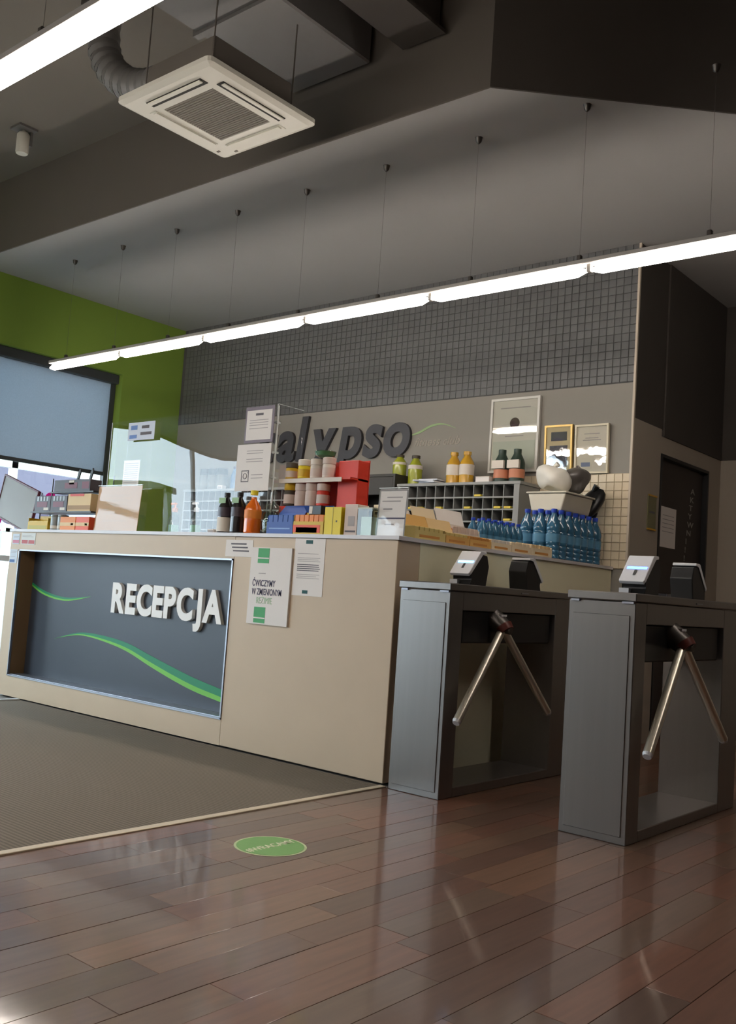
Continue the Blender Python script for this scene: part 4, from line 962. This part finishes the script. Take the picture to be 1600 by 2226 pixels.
for x, z, bm_, cm_, h, lab in TJ:
    t = thing('supplement_jar', lab, 'jar', (x, 3.965, z), local=True, group='jars on the red stand')
    lathe('jar_body', [(.034, 0), (.038, .005), (.038, h * .62), (.034, h * .68)], bm_, t); lathe('jar_lid', [(.037, h * .68), (.039, h * .70), (.039, h * .97), (.034, h)], cm_, t); lathe('jar_label', [(.0388, h * .12), (.0388, h * .5)], m_pink if bm_ is not m_yel2 else m_yel, t)
gb = thing('green_bowl', 'small green glass bowl on top of the jars of the red stand', 'bowl', (-3.715, 3.975, 1.673), local=True)
lathe('bowl_body', [(.03, 0), (.055, .012), (.062, .035), (.06, .036), (.05, .014), (.02, .005)], M('green_glass', (70, 110, 74), .25, coat=.4), gb); lathe('bowl_rim', [(.0622, .034), (.064, .037), (.062, .040)], m_clear, gb)
# white cartons and clear box
carton('product_carton', 'white printed carton behind the clear plastic box', -3.335, -3.245, 3.75, 3.84, 0.165, m_pink, panels=[('grey_print', .3, .8, .3, .62, m_inkpale), ('text_line', .1, .9, .1, .16, m_ink)])
carton('product_carton', 'pale carton with brown writing stacked on the clear box', -3.262 + .03, -3.125, 3.86, 3.95, 0.175, m_crm2, panels=[('brown_writing', .12, .8, .7, .78, m_brown)])
carton('product_carton', 'small cream carton on top of the stacked pale carton', -3.205, -3.135, 3.87, 3.94, 0.045, m_pink, z=Z0 + .1755, panels=[('tan_line', .2, .8, .4, .5, MATS['tan_print'])])
cbx = thing('clear_box', 'clear plastic box standing beside the corner sign', 'box', (-3.19, 3.79, Z0))
box('box_shell', -3.238, -3.142, 3.745, 3.835, Z0, Z0 + .14, m_clear, cbx); box('box_lid', -3.24, -3.14, 3.743, 3.837, Z0 + .1405, Z0 + .147, M('pale_mint_plastic', (196, 206, 190), .4), cbx); box('box_content', -3.225, -3.155, 3.76, 3.82, Z0 + .002, Z0 + .10, M('mint_sachet', (190, 200, 184), .6), cbx)

# ------------------------------------------------------------------ goods on the side ledge
def side_tray(label, y0, y1, x0, x1, h, mat, barm, n, card=None):
    t = thing('snack_tray', label, 'box', ((x0 + x1) / 2, (y0 + y1) / 2, Z0), group=None)
    k = .003
    boxes('tray', [(x1 - k, x1, y0, y1, Z0, Z0 + h * .6), (x0, x0 + k, y0, y1, Z0, Z0 + h), (x0 + k, x1 - k, y0, y0 + k, Z0, Z0 + h * .8), (x0 + k, x1 - k, y1 - k, y1, Z0, Z0 + h * .8), (x0 + k, x1 - k, y0 + k, y1 - k, Z0, Z0 + k)], mat, t)
    for i in range(n):
        a = y0 + .006 + (y1 - y0 - .012) * i / n; b_ = a + (y1 - y0 - .012) / n - .003
        box('snack_bar', x0 + .008, x1 - .008, a, b_, Z0 + k, Z0 + h * .86, barm, t, bev=.003)
    box('front_print', x1, x1 + .0012, y0 + .15 * (y1 - y0), y1 - .2 * (y1 - y0), Z0 + h * .15, Z0 + h * .32, m_tanp, t)
    if card:
        hh, cm_ = card
        prism('header_card', [(x0 - .004, Z0 + h), (x0, Z0 + h), (x0 - .03, Z0 + h + hh), (x0 - .034, Z0 + h + hh)], 'y', y0, y1, cm_, t)
    return t
m_tanp = M('caramel_print', (190, 132, 66), 0.6)
m_straw = M('straw_card', (206, 186, 120), 0.6); m_apr = M('apricot_card', (214, 168, 96), 0.6)
side_tray('straw yellow tray of bars on the side ledge nearest the corner', 3.86, 4.13, -3.06, -2.945, .078, m_straw, m_straw, 6, (.06, m_apr))
side_tray('apricot tray of bars second from the corner on the side ledge', 4.135, 4.36, -3.06, -2.945, .070, m_apr, m_straw, 5, (.065, m_cream))
side_tray('orange-brown tray of bars third from the corner on the side ledge', 4.365, 4.58, -3.06, -2.945, .068, m_apr, m_tanp, 5)
side_tray('cream tray of bars fourth from the corner on the side ledge', 4.585, 4.80, -3.06, -2.945, .072, m_crm2, m_creamlab, 5)
side_tray('cream tray of bars fifth from the corner on the side ledge', 4.805, 5.03, -3.06, -2.945, .074, m_crm2, m_crm2, 5)
side_tray('cream tray of bars last in the row, beside the water bottles', 5.035, 5.28, -3.06, -2.945, .080, m_crm2, m_cream, 5)
side_tray('pale display tray with a tall card behind the straw yellow tray', 3.97, 4.19, -3.22, -3.105, .12, m_crm2, m_straw, 6, (.06, m_creamlab))
side_tray('orange and cream display tray with a card in the rear row', 4.20, 4.42, -3.22, -3.105, .13, m_or, m_cream, 6, (.08, m_crm2))
side_tray('white display tray with a tall pale card in the rear row', 4.43, 4.70, -3.22, -3.105, .14, m_creamlab, m_pink, 6, (.085, m_paper))

m_water = glass('blue_water_plastic', (96, 160, 200), 0.42, boost=1.3)
m_wfill = M('blue_water_core', (54, 100, 128), 0.15, var=0.2, scale=30, coat=0.4)
m_bcap = M('blue_cap', (40, 70, 180), 0.4)
def water(h, r, n):
    t = thing('water_bottle', 'x', 'bottle', (0, 0, -50), local=True)
    prof = [(r * .8, 0), (r, h * .03)]
    for k in range(n):
        z = h * (.06 + .56 * k / n); prof += [(r, z), (r * .93, z + h * .56 / n * .3), (r, z + h * .56 / n * .6)]
    prof += [(r, h * .64), (r * .8, h * .76), (r * .36, h * .88), (r * .36, h * .92)]
    lathe('bottle_body', prof, m_wfill, t, seg=14)
    lathe('cap', [(r * .40, h * .92), (r * .42, h * .93), (r * .42, h * .995), (r * .36, h)], m_bcap, t, seg=12)
    lathe('bottle_label', [(r * 1.01, h * .34), (r * 1.01, h * .5)], M('pale_blue_label', (84, 134, 164), .4), t, seg=14)
    return t
wsm = water(0.205, 0.033, 4); wbg = water(0.325, 0.046, 6)
first = [True, True]
ORD = ('first', 'second', 'third', 'fourth', 'fifth', 'sixth', 'seventh')
for j, x in enumerate((-3.225, -3.155, -3.085)):
    for i in range(7):
        y = 4.80 + 0.0685 * i
        if x > -3.1 : continue
        lab = 'small blue water bottle behind the cream trays, %s row, %s from the camera' % (('rear', 'front')[j], ORD[i])
        if first[0]: o = wsm; o.location = (x, y, Z0); first[0] = False
        else: o = dup(wsm, (x, y, Z0))
        o['label'] = lab; o['group'] = 'small water bottles on the side ledge'
for j, x in enumerate((-3.205, -3.108, -3.011)):
    for i in range(7):
        y = 5.40 + 0.0955 * i
        lab = 'tall blue water bottle on the side ledge, %s row, %s from the camera' % (('rear', 'middle', 'front')[j], ORD[i])
        if first[1]: o = wbg; o.location = (x, y, Z0); first[1] = False
        else: o = dup(wbg, (x, y, Z0))
        o['label'] = lab; o['group'] = 'tall water bottles on the side ledge'
# tub with bags on top of the tall bottles
tz = Z0 + 0.3255
tb = thing('storage_tub', 'shallow white plastic tub resting on the tall water bottles', 'tub', (-3.13, 5.80, tz))
prism('tub_body', [(-3.24, tz), (-3.02, tz), (-2.99, tz + .115), (-3.27, tz + .115)], 'y', 5.50, 5.89, M('cream_tub', (206, 200, 182), .5), tb, bev=.008)
box('tub_rim', -3.28, -2.98, 5.49, 5.90, tz + .115, tz + .127, MATS['cream_tub'], tb, bev=.003)
def crumple(name, label, c, r, mat, seed, cat='bag'):
    rr = random.Random(seed); bm = bmesh.new(); bmesh.ops.create_icosphere(bm, subdivisions=3, radius=1)
    ph = [(rr.uniform(0, 6), Vector((rr.uniform(-4, 4), rr.uniform(-4, 4), rr.uniform(-4, 4)))) for _ in range(7)]
    for v in bm.verts:
        f = 1 + .10 * sum(math.sin(p + v.co.dot(d)) for p, d in ph)
        v.co = Vector((v.co.x * r[0] * f, v.co.y * r[1] * f, max(v.co.z, -0.75) * r[2] * f)) + Vector(c)
    t = thing(name, label, cat, (c[0], c[1], c[2] - r[2]))
    put('bag_body', bm, mat, t, smooth=True)
    k = add_tube(bmesh.new(), (c[0] - r[0] * .1, c[1], c[2] + r[2] * .8), (c[0] + r[0] * .25, c[1], c[2] + r[2] * 1.1), r[2] * .12, r[2] * .20, 9)
    put('bag_knot', k, mat, t, smooth=True)
crumple('white_bag', 'crumpled white plastic bag lying in the storage tub', (-3.15, 5.62, tz + .222), (.11, .10, .095), M('white_bag_film', (222, 218, 206), .4), 4)
crumple('grey_bag', 'crumpled dark grey plastic bag beside the white bag on the tub', (-3.08, 5.79, tz + .222), (.10, .085, .095), M('dark_grey_film', (92, 88, 84), .3, coat=.4), 9)
crumple('black_bag', 'black bag lying on the tall bottles between the tub and the wall', (-3.03, 5.975, tz + .09), (.075, .055, .12), M('black_film', (26, 26, 28), .35), 12)
gd = thing('green_dispenser', 'green dispenser on the wall corner beyond the water bottles', 'dispenser', (XE + .05, 6.24, 1.17))
lathe('dispenser_bulb', [(.02, 0), (.045, .015), (.055, .05), (.045, .085), (.015, .1)], M('leaf_green_plastic', (50, 140, 52), .45), gd, XE + .058, 6.23, 1.16, 18)
box('wall_bracket', XE + .001, XE + .02, 6.19, 6.27, 1.13, 1.27, m_brown, gd, bev=.004); box('drip_tray', XE + .02, XE + .10, 6.19, 6.27, 1.13, 1.14, m_brown, gd)

# ------------------------------------------------------------------ corridor notices
yn = thing('framed_notice', 'small olive notice with yellow edges left of the dark door', 'notice', (XE, 6.44, 1.5))
box('backing', XE + .001, XE + .008, 6.375, 6.515, 1.50, 1.75, M('olive_notice', (120, 116, 84), .6), yn)
for z in (1.50, 1.74): box('yellow_edge', XE + .008, XE + .012, 6.37, 6.52, z, z + .012, M('ochre_edge', (196, 150, 44), .5), yn)
box('text_line', XE + .008, XE + .009, 6.40, 6.49, 1.62, 1.635, m_ink, yn)
xd = XE - .035
dn = thing('notice_sheet', 'white sheet taped to the dark door', 'notice', (xd, 6.84, 1.4))
box('sheet', xd + .0005, xd + .002, 6.69, 6.98, 1.405, 1.705, m_paper, dn)
for k in range(5): box('text_line', xd + .002, xd + .0028, 6.73, 6.94, 1.64 - k * .03, 1.645 - k * .03, m_inkpale, dn)
dd = thing('door_lettering', 'vertical column of pale marks down the right of the dark door', 'lettering', (xd, 7.24, 1.3))
m_pale = M('pale_door_print', (150, 146, 140), .6)
for k, (h, wd) in enumerate(((.05, .10), (.06, .16), (.03, .14), (.07, .16), (.05, .18), (.06, .14), (.03, .16), (.06, .15), (.05, .17))):
    z = 1.86 - k * .066; yy = 7.30 - k * .012
    text_m = text_bm('AKTYWNI!!'[k], .075, .001, offset=.001)
    for v in text_m.verts: v.co = Vector((xd + .0012 + v.co.z, yy - .05 + v.co.x * 1.6, z + v.co.y * .8))
    put('mark', text_m, m_pale, dd)

# ------------------------------------------------------------------ left end: tilted board, window decal and the street
tbd = thing('tilted_board', 'tilted grey board with a dark red edge beside the window', 'board', (-7.15, 4.02, 0), local=True)
bd = box('board_face', -0.27, 0.27, -0.008, 0.008, -0.165, 0.165, M('grey_board', (150, 148, 142), .6), tbd)
bo = boxes('board_edge', [(-.28, .28, -.014, .012, -.178, -.165), (-.28, .28, -.014, .012, .165, .178), (-.28, -.27, -.014, .012, -.165, .165), (.27, .28, -.014, .012, -.165, .165)], M('dark_red_edge', (88, 34, 46), .5), tbd)
for o in (bd, bo): o.location = (0.04, 0.0, 1.44); o.rotation_euler = (0, math.radians(16), 0)
lathe('stand_pole', [(.016, 0.02), (.016, 1.30)], m_blk, tbd, 0.05, 0.03, 0, 12); lathe('stand_base', [(.18, 0), (.18, .012), (.03, .02)], m_blk, tbd, 0.05, 0.03, 0, 24)
def film(name, rgb):
    m = M(name, rgb, .5, var=.05); nt = m.node_tree; b = nt.nodes['Principled BSDF']; src = b.inputs['Base Color'].links[0].from_socket
    t = nt.nodes.new('ShaderNodeBsdfTranslucent'); d = nt.nodes.new('ShaderNodeMixShader'); d.inputs[0].default_value = .45
    nt.links.new(src, t.inputs[0]); nt.links.new(b.outputs[0], d.inputs[1]); nt.links.new(t.outputs[0], d.inputs[2]); nt.links.new(d.outputs[0], nt.nodes['Material Output'].inputs['Surface'])
    return m
m_pinkd = film('magenta_film', (200, 60, 150))
dc = thing('window_decal', 'magenta and white blossom decal on the window glass below the blind', 'decal', (XW - .17, 4.3, 1.2))
def petal(y, z, a, L, wd, mat):
    pts = []
    for k in range(9):
        u = k / 8; pts.append((u * L, wd * math.sin(math.pi * u)))
    pts += [(p[0], -p[1]) for p in pts[-2:0:-1]]
    P = [(y + p[0] * math.cos(a) - p[1] * math.sin(a), z + p[0] * math.sin(a) + p[1] * math.cos(a)) for p in pts]
    prism('petal', P, 'x', XW - .1735, XW - .1725, mat, dc)
m_whd = film('white_film', (190, 186, 200))
for (y, z) in ((4.78, 1.52), (4.35, 1.42), (4.22, 1.18), (3.7, 1.5), (3.3, 1.2), (4.9, 1.15)):
    for k in range(5): petal(y, z, k * 1.256 + y, .17, .05, m_pinkd if (k + int(z * 10)) % 3 else m_whd)
bl = thing('barrier_rail', 'white horizontal rail outside the window just below the blind', 'rail', (-9.4, 4.5, 0))
box('rail', -9.45, -9.38, 0.5, 7.5, 1.98, 2.06, m_white, bl); box('rail', -9.45, -9.38, 0.5, 7.5, 1.30, 1.34, m_white, bl)
for y in (0.6, 2.9, 5.2, 7.4): box('rail_post', -9.45, -9.38, y, y + .07, -.1, 2.06, m_white, bl)
struct(box('pavement', -40, XW - .22, -25, 25, -.2, -.1, M('grey_pavement', (80, 80, 84), .9, var=.08, scale=2)))
bdg = thing('street_building', 'pale building facade across the street outside the window', 'building', (-24, 18, -.1))
box('facade', -26, -24, 6, 30, -.1, 7.5, M('mauve_render', (74, 71, 82), .9, var=.04, scale=1), bdg)
for i in range(9):
    for z in (0.9, 4.2):
        y = 6.6 + i * 2.6; f = box('window', -24.0, -23.93, y, y + 1.7, z, z + 1.9, m_white, bdg); box('pane', -23.93, -23.91, y + .1, y + 1.6, z + .1, z + 1.8, M('street_pane', (110, 124, 138), .15), f)
m_leaf = M('hedge_leaf', (64, 110, 60), .6, var=.35, scale=9)
for n_, (hx_, hy_) in enumerate(((-8.75, 3.05), (-8.8, 2.1), (-8.75, 1.1))):
    rr = random.Random(n_ + 40); bm = bmesh.new()
    for _ in range(900):
        a = rr.uniform(0, 6.28); h = rr.random(); r = .42 * (1 - .35 * h) * math.sqrt(rr.random())
        p = Vector((hx_ + r * math.cos(a), hy_ + r * math.sin(a), .02 + h * .95)); d1 = Vector((rr.uniform(-1, 1), rr.uniform(-1, 1), rr.uniform(-.4, 1))).normalized() * .06; d2 = d1.orthogonal().normalized() * .026
        vs = [bm.verts.new(p), bm.verts.new(p + d1 * .5 + d2), bm.verts.new(p + d1), bm.verts.new(p + d1 * .5 - d2)]; bm.faces.new(vs)
    hd = thing('hedge_shrub', 'leafy green shrub outside the window, %s' % ('nearest the counter', 'middle of three', 'furthest from the counter')[n_], 'shrub', (hx_, hy_, -.1))
    fo = put('foliage', bm, m_leaf, hd); fo['kind'] = 'stuff'
    tube('stem', (hx_, hy_, -.1), (hx_, hy_, .6), .03, m_brown, hd)
